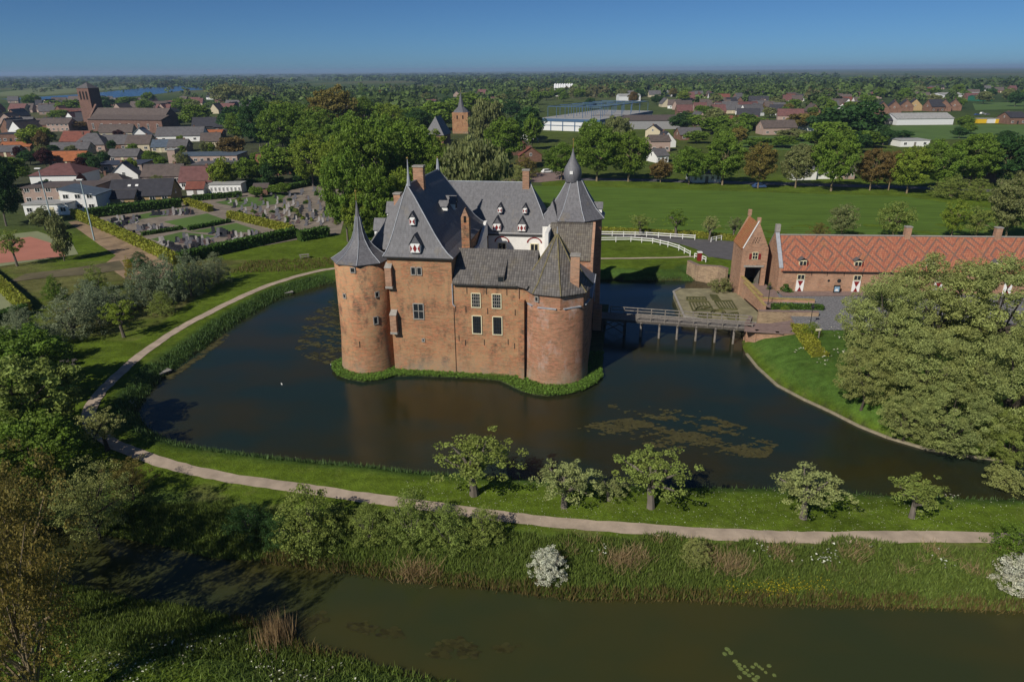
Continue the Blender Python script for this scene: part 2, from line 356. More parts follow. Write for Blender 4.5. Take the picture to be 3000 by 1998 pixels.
# far country: patchwork of fields
fc = (np.floor((X1 + 300) / 260).astype(int) * 7 + np.floor((Y1 + wob(X1, Y1, .002) * 60) / 190).astype(int) * 13) % 5
pal = np.array([(.05, .085, .025), (.08, .11, .035), (.12, .12, .055), (.045, .075, .025), (.09, .12, .04)])
far = smooth((Y1 - 480) / 150)[:, None]; C = C * (1 - far) + pal[fc] * far
ca = me.color_attributes.new("tint", 'FLOAT_COLOR', 'POINT'); ca.data.foreach_set("color", np.concatenate([C, np.ones((len(C), 1))], 1).astype(np.float32).ravel())
def groundmat():
    t = NT("grass_ground"); a = t.add("ShaderNodeAttribute", attribute_name="tint"); v = t.tc()
    n1 = t.noise(v, .12, 6, .65); n2 = t.noise(v, 1.1, 5, .75); n3 = t.noise(t.tc((1, 1, 1)), 7, 3, .7)
    gz2 = t.noise(t.tc((.6, 2.2, 1)), .5, 4, .7); c = t.mix(1.0, t.mix(1.0, a.outputs["Color"], t.ramp(gz2, [(.35, .82), (.65, 1.15)]), 'MULTIPLY'), t.ramp(n1, [(.3, .66), (.7, 1.25)]), 'MULTIPLY')
    c = t.mix(1.0, c, t.ramp(n2, [(.3, .68), (.72, 1.3)]), 'MULTIPLY'); c = t.mix(1.0, c, t.ramp(n3, [(.3, .7), (.7, 1.25)]), 'MULTIPLY')
    c = t.mix(t.ramp(t.noise(v, .45, 5, .7), [(.55, 0), (.75, .4)]), c, (.17, .19, .05))
    bp = t.math('ADD', n2, n3); return t.out(c, .95, bp, .8, .12, .04)
MG = groundmat(); me.materials.append(MG); me.update(calc_edges=True)
tag(mesh_obj("ground", me), kind="structure")
def watermat(name, base, rough=.06, bump=.12, base2=None):
    t = NT(name); v = t.tc((1, 1.6, 1)); n = t.noise(v, 2.6, 5, .7); n2 = t.noise(v, .06, 3); n3 = t.noise(t.tc((.5, 1.6, 1)), .09, 4, .6)
    c = t.mix(t.ramp(n2, [(.4, 0), (.6, 1)]), tuple(base), tuple(base2 or base))
    m = t.out(c, rough, n, bump * 1.3, .04, .5); t.b.inputs["IOR"].default_value = 1.33; t.link(t.ramp(n3, [(.38, rough * .45), (.6, rough * 1.9)]), t.b.inputs["Roughness"]); return m
M['moat'] = watermat("moat_water", (.013, .024, .018), .13, .2, (.026, .024, .008))
M['canal'] = watermat("canal_water", (.046, .045, .013), .11, .10, (.034, .042, .015))
M['river'] = watermat("river_water", (.03, .09, .2), .25, .3)
def sheet(name, pts, z, mat, kind="structure", label=None, cat=None):
    mb = MB(); mb.quad(*[(x, y, z) for x, y in pts]); return tag(mb.build(name, mat), label, cat, None, kind)
def grow(poly, d):
    P = np.array(poly); c = P.mean(0); return [tuple(p + (p - c) / np.linalg.norm(p - c) * d) for p in P]
sheet("moat_water", grow(moat, .9), 0.0, M['moat']); sheet("canal_water", grow(canal, .9), 0.0, M['canal'])
sheet("river_water", [at(u, v, 1.6) for u, v in (cA(120, 268), cA(350, 272), cA(700, 258), cA(1000, 238), cA(1240, 206), cA(1430, 196), cA(1430, 172), cA(1180, 172), cA(980, 186), cA(600, 226), cA(300, 245), cA(0, 262))], 1.6, M['river'])
def ribbon(name, px, w, mat, dz=.03, z=GZ, label=None, kind="structure", world=None, wj=0):
    P = [Vector((*at(u, v, z), 0)) for u, v in px] if world is None else [Vector((x, y, 0)) for x, y in world]
    Q = []
    for i in range(len(P) - 1):          # Catmull-Rom
        p0, p1, p2, p3 = P[max(i - 1, 0)], P[i], P[i + 1], P[min(i + 2, len(P) - 1)]; n = max(2, int((p2 - p1).length / .8))
        for k in range(n):
            t = k / n; Q.append(.5 * (2 * p1 + (p2 - p0) * t + (2 * p0 - 5 * p1 + 4 * p2 - p3) * t * t + (3 * p1 - p0 - 3 * p2 + p3) * t ** 3))
    Q.append(P[-1]); mb = MB(); prev = None; L = []
    for i, q in enumerate(Q):
        d = (Q[min(i + 1, len(Q) - 1)] - Q[max(i - 1, 0)]).normalized(); s = Vector((-d.y, d.x, 0)); k = w / 2
        L.append([q + s * (k * f + (random.uniform(-wj, wj) if abs(f) == 1 else 0)) for f in (-1, -.33, .33, 1)])
    xs = np.array([[p.x, p.y] for r in L for p in r]); hz = ground(xs[:, 0], xs[:, 1])
    mb.v = [(x, y, h + dz) for (x, y), h in zip(xs, hz)]
    for i in range(len(L) - 1):
        for k in range(3): a = i * 4 + k; mb.f.append((a, a + 1, a + 5, a + 4)); mb.m.append(0)
    return tag(mb.build(name, mat), label, None, None, kind)
path_px = [(860, 600), (772, 617), (740, 622), (700, 631), (650, 646), (600, 663), (540, 690), (480, 720), (400, 763), (340, 805), (290, 845), (240, 893), (215, 925), (204, 955), (215, 985), (250, 1015), (310, 1041), (380, 1066), (450, 1084), (540, 1101), (640, 1115), (720, 1127), (800, 1138), (900, 1152), (1000, 1166), (1130, 1185), (1250, 1198), (1400, 1211), (1560, 1222), (1700, 1230), (1850, 1235), (2000, 1235), (2150, 1233), (2300, 1237), (2480, 1240)]
ribbon("gravel_path", path_px, 1.4, M['gravel'], .05, wj=.07)
ribbon("footpath", [(1340, 596), (1440, 594), (1540, 593), (1600, 590)], .9, M['gravel'], .04)
ribbon("access_road", [(1250, 535), (1385, 536), (1480, 543), (1560, 552), (1625, 570), (1660, 590)], 5.6, M['tarmac'], .02)
ribbon("village_road", [(1180, 410), (1300, 412), (1450, 414), (1600, 418), (1750, 422), (1900, 426), (2080, 431), (2250, 438), (2500, 448)], 6.0, M['tarmac'], .02)
sheet("gravel_yard", [at(u, v, GZ) for u, v in ((1560, 548), (1640, 552), (1690, 556), (1690, 600), (1640, 592), (1600, 570))], GZ + .04, M['tarmac'])
sheet("road_junction", [at(u, v, GZ) for u, v in ((1150, 418), (1180, 405), (1270, 394), (1340, 400), (1300, 414), (1240, 420))], GZ + .05, M['paver'])
def meadowmat():
    t = NT("mown_meadow"); v = t.tc(); mp = t.add("ShaderNodeMapping"); mp.inputs["Rotation"].default_value = (0, 0, R(4)); t.link(v, mp.inputs[0])
    w = t.add("ShaderNodeTexWave", wave_type='BANDS', bands_direction='Y'); w.inputs["Scale"].default_value = .16; w.inputs["Distortion"].default_value = 1.5; w.inputs["Detail"].default_value = 2
    t.link(mp.outputs[0], w.inputs["Vector"]); n = t.noise(t.tc((.3, 1.5, 1)), .3, 5, .7)
    c = t.mix(1.0, (.085, .145, .022), t.ramp(w.outputs["Fac"], [(.2, .86), (.8, 1.1)]), 'MULTIPLY'); c = t.mix(1.0, c, t.ramp(n, [(.3, .75), (.7, 1.25)]), 'MULTIPLY')
    return t.out(c, .95, n, .5, .1, .1)
sheet("meadow", [at(u, v, GZ) for u, v in ((1150, 426), (1380, 430), (1560, 436), (1800, 444), (2080, 452), (2200, 470), (2354, 490), (2600, 510), (2600, 580), (2354, 563), (1700, 545), (1385, 526), (1150, 505))], GZ + .02, meadowmat())
sheet("far_field", [at(u, v, GZ) for u, v in (cC(1270, 450), cC(2000, 440), cC(2500, 440), cC(2500, 540), cC(1900, 540), cC(1290, 560))], GZ + .1, plain("far_grass", (.085, .15, .03), .95, .25, .05))
sheet("far_field", [at(u, v, GZ) for u, v in (cC(400, 520), cC(930, 520), cC(900, 620), cC(420, 610))], GZ + .1, bpy.data.materials["far_grass"])
sheet("far_field", [at(u, v, GZ) for u, v in (cC(2000, 290), cC(2355, 280), cC(2355, 330), cC(2020, 340))], GZ + .1, bpy.data.materials["far_grass"])
sheet("river_meadow", [at(u, v, GZ) for u, v in (cA(0, 215), cA(300, 180), cA(800, 155), cA(1100, 160), cA(1000, 180), cA(560, 215), cA(300, 235), cA(0, 245))], GZ + .1, plain("pale_meadow", (.15, .18, .07), .95, .3, .01))
sheet("soil_track", [at(u, v, GZ) for u, v in (cA(470, 1110), cA(530, 1100), cA(900, 1240), cA(1190, 1400), cA(1190, 1480), cA(1000, 1520), cA(860, 1500), cA(720, 1400), cA(800, 1340), cA(690, 1270))], GZ + .03, M['soil'])
sheet("bare_earth", [at(u, v, GZ) for u, v in ((15, 650), (60, 630), (180, 615), (275, 600), (290, 620), (200, 632), (100, 640))], GZ + .055, plain("dry_earth", (.13, .11, .06), .95, .4, .3))
M['clay'] = plain("clay_court", (.42, .17, .12), .95, .12, .3); M['clayg'] = plain("green_court", (.22, .24, .13), .95, .12, .3)
ct = W([(-120, 600), (-30, 548), (115, 528), (180, 545), (140, 600), (0, 616)], GZ)
sheet("tennis_court", [at(u, v) for u, v in ((-160, 560), (85, 532), (165, 558), (180, 585), (0, 613), (-160, 640))], GZ + .04, M['clayg'])
sheet("tennis_court", [at(u, v) for u, v in ((-140, 575), (70, 545), (140, 566), (150, 590), (0, 606), (-140, 625))], GZ + .06, M['clay'])
sheet("tennis_court", [at(u, v) for u, v in ((-60, 668), (0, 672), (38, 706), (30, 722), (-60, 740))], GZ + .05, M['clayg'])
# ------------------------------------------------------------------ blades, tufts, flowers as uncountable cover
def blades(name, pts, h, w, mat, label, cat, lean=.25, jit=.4):
    P = np.asarray(pts); n = len(P); a = RNG.uniform(0, 2 * np.pi, n); hh = h * RNG.uniform(1 - jit, 1 + jit, n); ww = w * RNG.uniform(.7, 1.3, n)
    z = ground(P[:, 0], P[:, 1]) - .04; b = np.stack([P[:, 0], P[:, 1], z], 1); s = np.stack([np.cos(a) * ww, np.sin(a) * ww, 0 * a], 1)
    l = np.stack([RNG.normal(0, lean, n) * hh, RNG.normal(0, lean, n) * hh, hh], 1)
    V = np.stack([b - s, b + s, b + l], 1).reshape(-1, 3); return tag(mesh_obj(name, np_mesh(name, V, 3, mat, RNG.random(n))), label, cat, None, "stuff")
def scatter(n, x0, x1, y0, y1, cond):
    X = RNG.uniform(x0, x1, n); Y = RNG.uniform(y0, y1, n); k = cond(X, Y); return np.stack([X[k], Y[k]], 1)
def ringband(X, Y):
    d = sdist(X, Y, moat); return (d > -.35) & (d < 1.5) & (sdist(X, Y, pen) > 1) & (Y < 121)
pt = scatter(260000, -52, 48, 46, 121, lambda X, Y: (lambda d: (d > -.4) & (d < np.where(X < 0, 2.0, .55)) & (sdist(X, Y, pen) > 1) & (RNG.random(len(X)) < np.where(X < -5, .8, .5)))(sdist(X, Y, moat)))
blades("shore_reeds", pt, .42, .05, LF['reed'], "lush green reeds and grass fringing the moat shore", "reeds")
pt = scatter(260000, -35, 48, 33, 50, lambda X, Y: (lambda d: (d > 0) & (d < 5.2 + wob(X, Y, .4)))(sdist(X, Y, canal)))
blades("bank_grass", pt, .42, .045, LF['grass'], "tall rough green grass on the canal bank", "grass", .35)
pt = scatter(90000, -20, 48, 34, 50, lambda X, Y: (lambda d: (d > -.35) & (d < .75 + .4 * wob(X, Y, 1.3)))(sdist(X, Y, canal)))
blades("bank_sedge", pt, .6, .05, LF['sedge'], "brown sedge hanging along the canal waterline", "sedge", .3)
pt = scatter(60000, -12, 48, 36, 48, lambda X, Y: (lambda d: (d > 2.6) & (d < 5.0) & (wob(X, Y, 1.1, 4) > .35) & (X > 3))(sdist(X, Y, canal)))
blades("dry_grass", pt, .75, .03, LF['straw'], "dry straw coloured grass tufts on the canal bank", "dry grass", .5)
pt = scatter(26000, -40, 10, 26, 36, lambda X, Y: (sdist(X, Y, canal) > 0) & (RNG.random(len(X)) < .9))
blades("foreground_grass", pt, .4, .045, LF['grass'], "long dark green grass in the near corner below the canal", "grass", .35)
px_, py_ = at(640, 1478, 0)
pt = np.stack([RNG.normal(px_ - .1, .55, 420), RNG.normal(py_ + .1, .8, 420)], 1); blades("reed_clump", pt, 1.7, .025, LF['straw'], "tall dry reed clump at the near canal edge", "reeds", .12)
for k, (u, v) in enumerate(((955, 1300), (1432, 1290), (1680, 1298))):
    a, b = at(u, v, 1); pt = np.stack([RNG.normal(a, .8, 500), RNG.normal(b, .5, 500)], 1)
    blades("straw_tuft", pt, .8, .03, LF['straw'], ("bleached dry tuft on the bank below the shrub row", "bleached dry tuft right of the white flowering shrub", "bleached dry tuft right of the small round bush")[k], "dry grass", .5)
pt = scatter(60000, -52, 0, 118, 150, lambda X, Y: (lambda s: (s > 0) & (s < 1))((Y - 122 - (X + 52) * .1) / 9) & (sdist(X, Y, moat) > 6))
if len(pt) > 10: blades("rough_strip", pt[:5500], .5, .06, LF['sedge'], "rough dry reed strip in front of the cemetery hedge", "dry grass", .3)
def specks(name, pts, s, mat, label, cat, h=.35, n=1):
    P = np.asarray(pts); z = ground(P[:, 0], P[:, 1]) + h * RNG.uniform(.5, 1.2, len(P)); c = np.stack([P[:, 0], P[:, 1], z], 1)
    q = np.array([(-1, -1, 0), (1, -1, 0), (1, 1, 0), (-1, 1, 0)]) * 1.0; V = []
    A = RNG.normal(size=(len(P), 4, 3)) * .35; V = c[:, None, :] + (q[None] + A) * s * RNG.uniform(.6, 1.3, (len(P), 1, 1))
    return tag(mesh_obj(name, np_mesh(name, V.reshape(-1, 3), 4, mat, RNG.random(len(P)))), label, cat, None, "stuff")
def clus(n, m, x0, x1, y0, y1, s, cond=None):
    cx = RNG.uniform(x0, x1, n); cy = RNG.uniform(y0, y1, n); X = np.repeat(cx, m) + RNG.normal(0, s, n * m); Y = np.repeat(cy, m) + RNG.normal(0, s, n * m)
    k = np.ones(len(X), bool) if cond is None else cond(X, Y); return np.stack([X[k], Y[k]], 1)
specks("cow_parsley", clus(60, 9, -35, 2, 27, 35, .5, lambda X, Y: sdist(X, Y, canal) > .3), .04, LF['blossom'], "small white umbel flowers in the near grass", "flowers")
specks("cow_parsley", clus(70, 12, -50, 48, 46, 118, .35, lambda X, Y: ringband(X, Y)), .06, LF['blossom'], "white umbel flowers among the moat shore reeds", "flowers", .5)
specks("cow_parsley", clus(60, 10, 0, 48, 38, 46, .4, lambda X, Y: (sdist(X, Y, canal) > 3.0) & (sdist(X, Y, canal) < 4.5)), .055, LF['blossom'], "white umbel flowers on the canal bank", "flowers", .6)
specks("cow_parsley", clus(14, 9, 36, 44, 76, 92, .5, lambda X, Y: (sdist(X, Y, moat) > 4)), .07, LF['blossom'], "white flowers on the castle forecourt slope", "flowers", .3)
bx, by = at(1800, 1345, .8); specks("buttercups", np.stack([RNG.normal(bx, 2.2, 420), RNG.normal(by, .4, 420)], 1), .022, LF['butter'], "yellow buttercups on the canal bank", "flowers", .5)
specks("daisies", scatter(2600, -10, 44, 45, 53, lambda X, Y: (sdist(X, Y, moat) > 2) & (sdist(X, Y, canal) > 5.5)), .022, LF['blossom'], "tiny white daisies scattered over the lawn", "flowers", .05)
def discs(name, centres, mat, label, r0=.25, r1=.8, z=.012, kind="stuff", cat="water weed", rag=.45):
    V = []; var = []
    for x, y in centres:
        r = random.uniform(r0, r1); n = 9; v = random.random(); zz = z + random.uniform(0, .02); rr = [r * random.uniform(1 - rag, 1) for _ in range(n)]
        for i in range(n):
            a, b = 2 * math.pi * i / n, 2 * math.pi * (i + 1) / n
            V += [(x, y, zz), (x + rr[i] * math.cos(a) * 1.5, y + rr[i] * math.sin(a), zz), (x + rr[(i + 1) % n] * math.cos(b) * 1.5, y + rr[(i + 1) % n] * math.sin(b), zz)]; var.append(v)
    return tag(mesh_obj(name, np_mesh(name, np.array(V), 3, mat, np.array(var))), label, cat, None, kind)
def weedpatch(name, n, px, label, thr=.1, r=(.08, .42), f=.55):
    poly = W(px, 0); x0, y0 = poly.min(0); x1, y1 = poly.max(0)
    P = scatter(n, x0, x1, y0, y1, lambda X, Y: (sdist(X, Y, poly) < 0) & (wob(X, Y * 1.6, f, 5) + wob(X, Y * 1.5, f * 2.7, 1) * .55 + wob(X + Y * .3, Y * 2, f * 7, 2) * .35 + RNG.normal(0, .16, len(X)) > thr) & (sdist(X, Y, moat) < -.3))
    return discs(name, P, LF['weed'], label, *r)
weedpatch("pond_weed", 15000, [(1340, 975), (1440, 962), (1560, 955), (1640, 958), (1720, 985), (1790, 1020), (1760, 1052), (1660, 1050), (1560, 1040), (1420, 1010), (1330, 985)], "brown floating weed in front of the right tower", .22, (.05, .2), .5)
weedpatch("pond_weed", 2500, [(1390, 930), (1540, 925), (1700, 960), (1720, 990), (1640, 960), (1450, 960)], "thin scattered weed further out in the moat", .5, (.05, .22))
weedpatch("pond_weed", 3600, [(700, 735), (760, 690), (790, 700), (800, 830), (740, 838), (680, 810)], "brown floating weed left of the round tower", .15, (.05, .3), .7)
weedpatch("pond_weed", 900, [(380, 868), (430, 836), (520, 768), (527, 775), (450, 832), (390, 875)], "green brown weed along the left moat shore", -.4, (.1, .3))
wd = [(at(u, v, 0)[0] + RNG.normal(0, .35), at(u, v, 0)[1] + RNG.normal(0, .2)) for u, v in ((710, 1430), (820, 1440), (840, 1448), (900, 1455), (1045, 1475), (1070, 1485), (1010, 1500), (1160, 1490), (1075, 1500), (730, 1425)) for _ in range(40)]
discs("pond_weed", wd, leafmat("sunken_weed", (.035, .035, .010), 0), "dark submerged weed clumps in the near canal", .06, .26)
lily = [(u, v) for u, v in ((1672, 1492), (1666, 1503), (1680, 1500), (1698, 1528), (1703, 1537), (1712, 1532), (1718, 1540), (1730, 1533), (1738, 1527), (1745, 1532), (1752, 1537), (1730, 1548), (1722, 1552), (1712, 1546), (1760, 1545), (1741, 1556), (1690, 1520), (1700, 1556), (1768, 1530), (1780, 1552), (1735, 1562))]
mbl = MB(); mbl.prism([(math.cos(a) * .16, math.sin(a) * .13) for a in np.linspace(.25, 6.0, 12)] + [(0, 0)], 0, .012)
lp = None
for u, v in lily:
    x, y = at(u, v, 0); o = mbl.build("lily_pad", LF['lily']) if lp is None else lp.copy()
    if lp is None: lp = o
    else: COL.objects.link(o)
    s = random.uniform(.7, 1.25); o.location = (x, y, .012); o.scale = (s, s, 1); o.rotation_euler = (0, 0, random.uniform(0, 6))
    tag(o, "yellow green water lily pad floating in the near canal", "lily pad", "lily pads in the near canal")
# ------------------------------------------------------------------ castle
CR = R(-9); CO = (-14.9, 80.6)
def l2w(x, y): return (CO[0] + x * math.cos(CR) - y * math.sin(CR), CO[1] + x * math.sin(CR) + y * math.cos(CR))
isl = [at(u, v, .25) for u, v in ((764, 836), (766, 848), (778, 861), (800, 869), (835, 875), (872, 871), (905, 862), (960, 861), (1030, 864), (1100, 867), (1150, 872), (1175, 884), (1200, 896), (1230, 904), (1262, 907), (1300, 904), (1335, 897), (1365, 882), (1384, 864), (1382, 856))] + [l2w(x, y) for x, y in ((26, 6), (26.5, 30), (16, 31.5), (-3, 31), (-5, 20), (-6, 8))]
isl = [tuple(p) for p in isl]
mb = MB(); mb.prism(isl, -1.0, .28, [(p[0] * .995 + .995 * 0 + .005 * -4, p[1] * .995 + .005 * 92) for p in isl]); tag(mb.build("island_ground", plain("island_earth", (.07, .09, .03), .95, .4)), kind="structure")
P = scatter(120000, -24, 16, 72, 90, lambda X, Y: (sdist(X, Y, isl) < .15) & (sdist(X, Y, isl) > -2.9) & (Y < 86))
c = np.stack([P[:, 0], P[:, 1], .25 + RNG.random(len(P)) ** 2 * .28], 1); q = np.array([(-1, -1, 0), (1, -1, 0), (1, 1, 0), (-1, 1, 0)]) * 1.0
V = c[:, None, :] + (q[None] + RNG.normal(size=(len(P), 4, 3)) * .5) * .065 * RNG.uniform(.6, 1.4, (len(P), 1, 1))
tag(mesh_obj("island_plants", np_mesh("island_plants", V.reshape(-1, 3), 4, LF['ivy'], RNG.random(len(P)))), "bright green leafy ground cover along the foot of the castle walls", "ground cover", None, "stuff")
CA = empty("castle", (*CO, 0), CR, "large red brick moated castle with round towers and grey slate roofs", "castle")
B0 = -.5
def cwin(x, z, w, h, frame, nx=2, nz=3, y=0.0, rz=0.0, pos=None, bar=None):
    """frame proud of the wall, pane set inside"""
    o = empty("window", (x, y, z) if pos is None else pos, rz); o.parent = CA
    f = MB()
    t = .11
    for sx in (-1, 1): f.box(sx * (w / 2), 0, -h / 2 - t / 2, t, .16, h + t)
    for sz in (-1, 1): f.box(0, 0, sz * h / 2 - t / 2, w + t - .004, .17, t)
    f.build("frame", frame, o)
    g = MB()
    for i in range(1, nx): g.box(-w / 2 + w * i / nx, -.02, -h / 2, .05 if nx > 2 else .08, .09, h)
    for i in range(1, nz): g.box(0, -.021, -h / 2 + h * i / nz, w, .088, .05 if nz > 2 else .08)
    if nx > 1 or nz > 1: g.build("glazing_bar", bar or frame, o)
    p = MB(); p.quad((-w / 2, -.01, -h / 2), (w / 2, -.01, -h / 2), (w / 2, -.01, h / 2), (-w / 2, -.01, h / 2)); p.build("pane", M['glass'], o); return o
def shutterpair(o, w, h, y, n=2):
    for k in range(n):
        x = (k - (n - 1) / 2) * (w / n + .01); s = w / n; m = MB(); m.box(x, y, 0, s - .02, .04, h); m.mi = 1; y2 = y - .024
        m.quad((x - s / 2, y2, .02), (x - s * .06, y2, h / 2), (x - s / 2, y2, h - .02)); m.quad((x + s / 2, y2, .02), (x + s / 2, y2, h - .02), (x + s * .06, y2, h / 2))
        m.build("shutter", [M['wpaint'], M['red']], o)
def dormer(x, y, z, w, h, dep, rz=0, n=2, shut=True, roofm=None):
    o = empty("dormer", (x, y, z), rz); o.parent = CA
    m = MB(); m.box(0, dep / 2, 0, w, dep, h); m.build("cheek", M['wpaint'], o)
    r = MB(); r.gable(-dep * .0, dep, -w / 2, w / 2, h, h + w * .85, .14, .07)
    r.v = [(q[1], q[0], q[2]) for q in r.v]; r.build("dormer_roof", roofm or M['slate'], o)
    g = MB(); g.quad((-w / 2 - .06, -.02, h), (w / 2 + .06, -.02, h), (0, -.02, h + w * .8)); g.build("gable_front", M['slate'], o)
    if shut: shutterpair(o, w - .1, h - .1, -.03, n)
    else: p = MB(); p.box(0, -.02, .1, w * .8, .03, h * .8); p.build("pane", M['dark'], o)
    return o
# corner tower on the left: round, with a concave spire
T1 = (-4.1, 1.7); m = MB(); m.lathe([(3.75, B0), (3.55, 2.5), (3.38, 5), (3.34, 14.5)], *T1, 40); m.build("round_tower", M['brick'], CA, True)
m = MB(); m.lathe([(3.66, 14.3), (3.74, 14.42), (3.05, 14.85), (2.35, 15.3), (1.62, 16.0), (1.0, 16.85), (.65, 17.8), (.32, 19.6), (.14, 20.8), (.03, 21.6)], *T1, 8, R(-78)); sp = m.build("spire_roof", M['slate2'], CA)
m = MB(); m.tube([(*T1, 21.6), (*T1, 22.9)], [.05, .03], 6); m.lathe([(.01, 22.5), (.16, 22.65), (.01, 22.8)], *T1, 8); m.build("finial", M['gold'], sp)
m = MB()
for k in range(8):
    a = R(-78 + 45 * k); pr = [(3.74, 14.44), (3.05, 14.87), (2.35, 15.32), (1.62, 16.02), (1.0, 16.87), (.65, 17.82), (.32, 19.62)]
    m.tube([(T1[0] + r * math.cos(a), T1[1] + r * math.sin(a), z + .02) for r, z in pr], [.05] * 7, 4)
m.build("ridge_lead", M['lead'], sp)
for a, z, w, h in ((-88, 13.8, .55, .6), (-114, 10.4, .4, .55), (-42, 10.5, .5, .65), (-50, 7.2, .55, .95)):
    r = 3.36; cwin(0, z, w, h, M['stone'], 1, 1, pos=(T1[0] + r * math.cos(R(a)), T1[1] + r * math.sin(R(a)), z), rz=R(a + 90))
m = MB(); a = R(-88); m.box(T1[0] + 3.4 * math.cos(a), T1[1] + 3.4 * math.sin(a), 3.8, .1, .12, .8, a + R(90)); m.build("arrow_slit", M['dark'], CA)
for x, y, z, h in ((0.0, -.15, 11.6, 2.3), (.25, -.3, 5.7, 2.2)):
    m = MB(); m.box(x, y, z, .8, .9, h); b = m.build("garderobe", M['brick_farm'], CA); m = MB(); m.box(x, y - .02, z - .3, .9, .9, .3); m.build("stone_corbel", M['stone'], b); m = MB()
    m.prism([(x - .45, y - .5), (x + .45, y - .5), (x + .45, y + .5), (x - .45, y + .5)], z + h, z + h + .55, [(x - .4, y + .3), (x + .4, y + .3), (x + .4, y + .5), (x - .4, y + .5)]); m.build("stone_cap", M['stone'], b)
# west block
m = MB(); m.box(3.8, 10.0, B0, 8.0, 20, 15.3 - B0); m.build("west_wing_wall", M['brick'], CA); m = MB(); m.box(-1.9, 10.5, B0, 3.6, 12, 15.1 - B0); m.build("side_wing_wall", M['brick'], CA)
pf = [(0, 15.25), (.12, 15.75), (.24, 16.5), (.4, 17.8), (.62, 19.9), (.84, 22.0), (1, 23.3)]
m = MB(); m.hip((-.6, 8.15, -.35, 20.4), ((1.95, 3.0), (2.2, 16.8)), pf); wr = m.build("hipped_roof", M['slate'], CA)
m = MB()
for (cx, cy), (rx, ry) in (((-.6, -.35), (1.95, 3.0)), ((8.15, -.35), (1.95, 3.0)), ((8.15, 20.4), (2.2, 16.8))):
    m.tube([(cx + (rx - cx) * t, cy + (ry - cy) * t, z + .03) for t, z in pf], [.07] * len(pf), 5)
m.tube([(1.95, 3, 23.33), (2.2, 16.8, 23.33)], [.09, .09], 5); m.build("ridge_lead", M['lead'], wr)
for y in (3.0, 16.8):
    m = MB(); m.tube([(2.2, y, 23.2), (2.2, y, 24.6), (2.2, y, 26.4 if y < 5 else 24.9)], [.28, .13, .03], 7); f = m.build("finial", M['lead'], wr)
    m = MB(); m.lathe([(.01, 0), (.15, .14), (.01, .28)], 2.2, y, 8); m.v = [(q[0], q[1], q[2] + (26.3 if y < 5 else 24.8)) for q in m.v]; m.build("gilded_ball", M['gold'], f)
m = MB(); m.hip((-4.3, 3, 3.6, 17), ((.6, 7.6), (.6, 13)), [(0, 15.1), (.14, 16.0), (.5, 18.8), (1, 22.4)]); m.build("side_hipped_roof", M['slate'], CA)
m = MB(); m.box(3.8, -.39, 15.12, 8.6, .16, .14); m.build("gutter", M['iron'], CA)
dormer(3.5, -.28, 15.85, 1.25, 1.1, 2.6); dormer(2.95, 1.0, 18.9, .72, .9, 1.9, n=1)
def chim(x, y, z0, z1, sx, sy, mat=None, cap=True, name="chimney"):
    m = MB(); m.box(x, y, z0, sx, sy, z1 - z0); c = m.build(name, mat or M['brick_farm'], CA)
    if cap: m = MB(); m.box(x, y, z1, sx + .16, sy + .16, .18); m.build("chimney_cap", M['stone'], c)
chim(2.3, 7.2, 20.5, 24.9, 1.3, .9); chim(-1.6, 10.0, 15.5, 21.0, .9, .9); chim(9.2, 19.2, 15, 18.4, .01, .01, cap=False) if False else None
# dormers on the shaded slope of the west roof
for x, y, z, w, h in ((4.6, 13.0, 18.6, .9, 1.0), (4.5, 9.0, 19.2, .6, .7)): dormer(x + .9, y, z, w, h, 1.6, R(90), shut=False)
for y, z in ((7.2, 16.4), (12.5, 17.6)): dormer(-3.9, y, z - .6, 1.4, 1.3, 2.8, R(-90), shut=False)
cwin(3.05, 13.5, .55, .95, M['stone'], 1, 1, -.02); cwin(3.8, 13.5, .55, .95, M['stone'], 1, 1, -.02); cwin(3.4, 8.35, 1.3, 2.0, M['stone'], 2, 2, -.02)
cwin(3.8, 4.55, .3, .38, M['stone'], 1, 1, -.02)
# middle range between the towers
m = MB(); m.box(12.6, 4.0, B0, 9.6, 8.0, 12.35 - B0); m.build("middle_wing_wall", M['brick'], CA)
m = MB(); m.quad((7.82, .02, 12.2), (7.82, 8, 12.2), (7.82, 4, 15.3)); m.build("gable_slate", M['slate'], CA)
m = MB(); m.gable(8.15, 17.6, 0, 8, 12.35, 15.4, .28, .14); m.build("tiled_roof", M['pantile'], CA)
m = MB(); m.box(13.75, .9, 12.3, .8, 1.6, .95); o = m.build('dormer_cheek', M['pantile'], CA); m = MB(); m.quad((13.3, .02, 13.25), (14.2, .02, 13.25), (14.2, 3.2, 14.95), (13.3, 3.2, 14.95)); m.quad((13.3, .02, 13.15), (13.3, 3.2, 14.85), (14.2, 3.2, 14.85), (14.2, .02, 13.15)); m.quad((14.2, .02, 13.2), (14.2, 3.2, 14.95), (14.2, 3.2, 14.2), (14.2, .1, 12.5)); m.build('dormer_roof', M['pantile'], o); m = MB(); m.box(13.75, .08, 12.4, .62, .05, .7); m.build('pane', M['glass'], o)
m = MB(); m.box(12.6, -.32, 12.0, 9.3, .14, .12); m.build("gutter", M['iron'], CA)
for x, z, w, h, nz in ((10.7, 10.1, 1.1, 1.8, 4), (13.25, 10.1, 1.1, 1.8, 4), (10.75, 6.95, 1.15, 2.35, 5), (13.3, 6.95, 1.15, 2.35, 5)):
    cwin(x, z, w, h, M['cream'], 4, nz, -.03, bar=M['stone'] if z > 9 else M['iron'])
pass
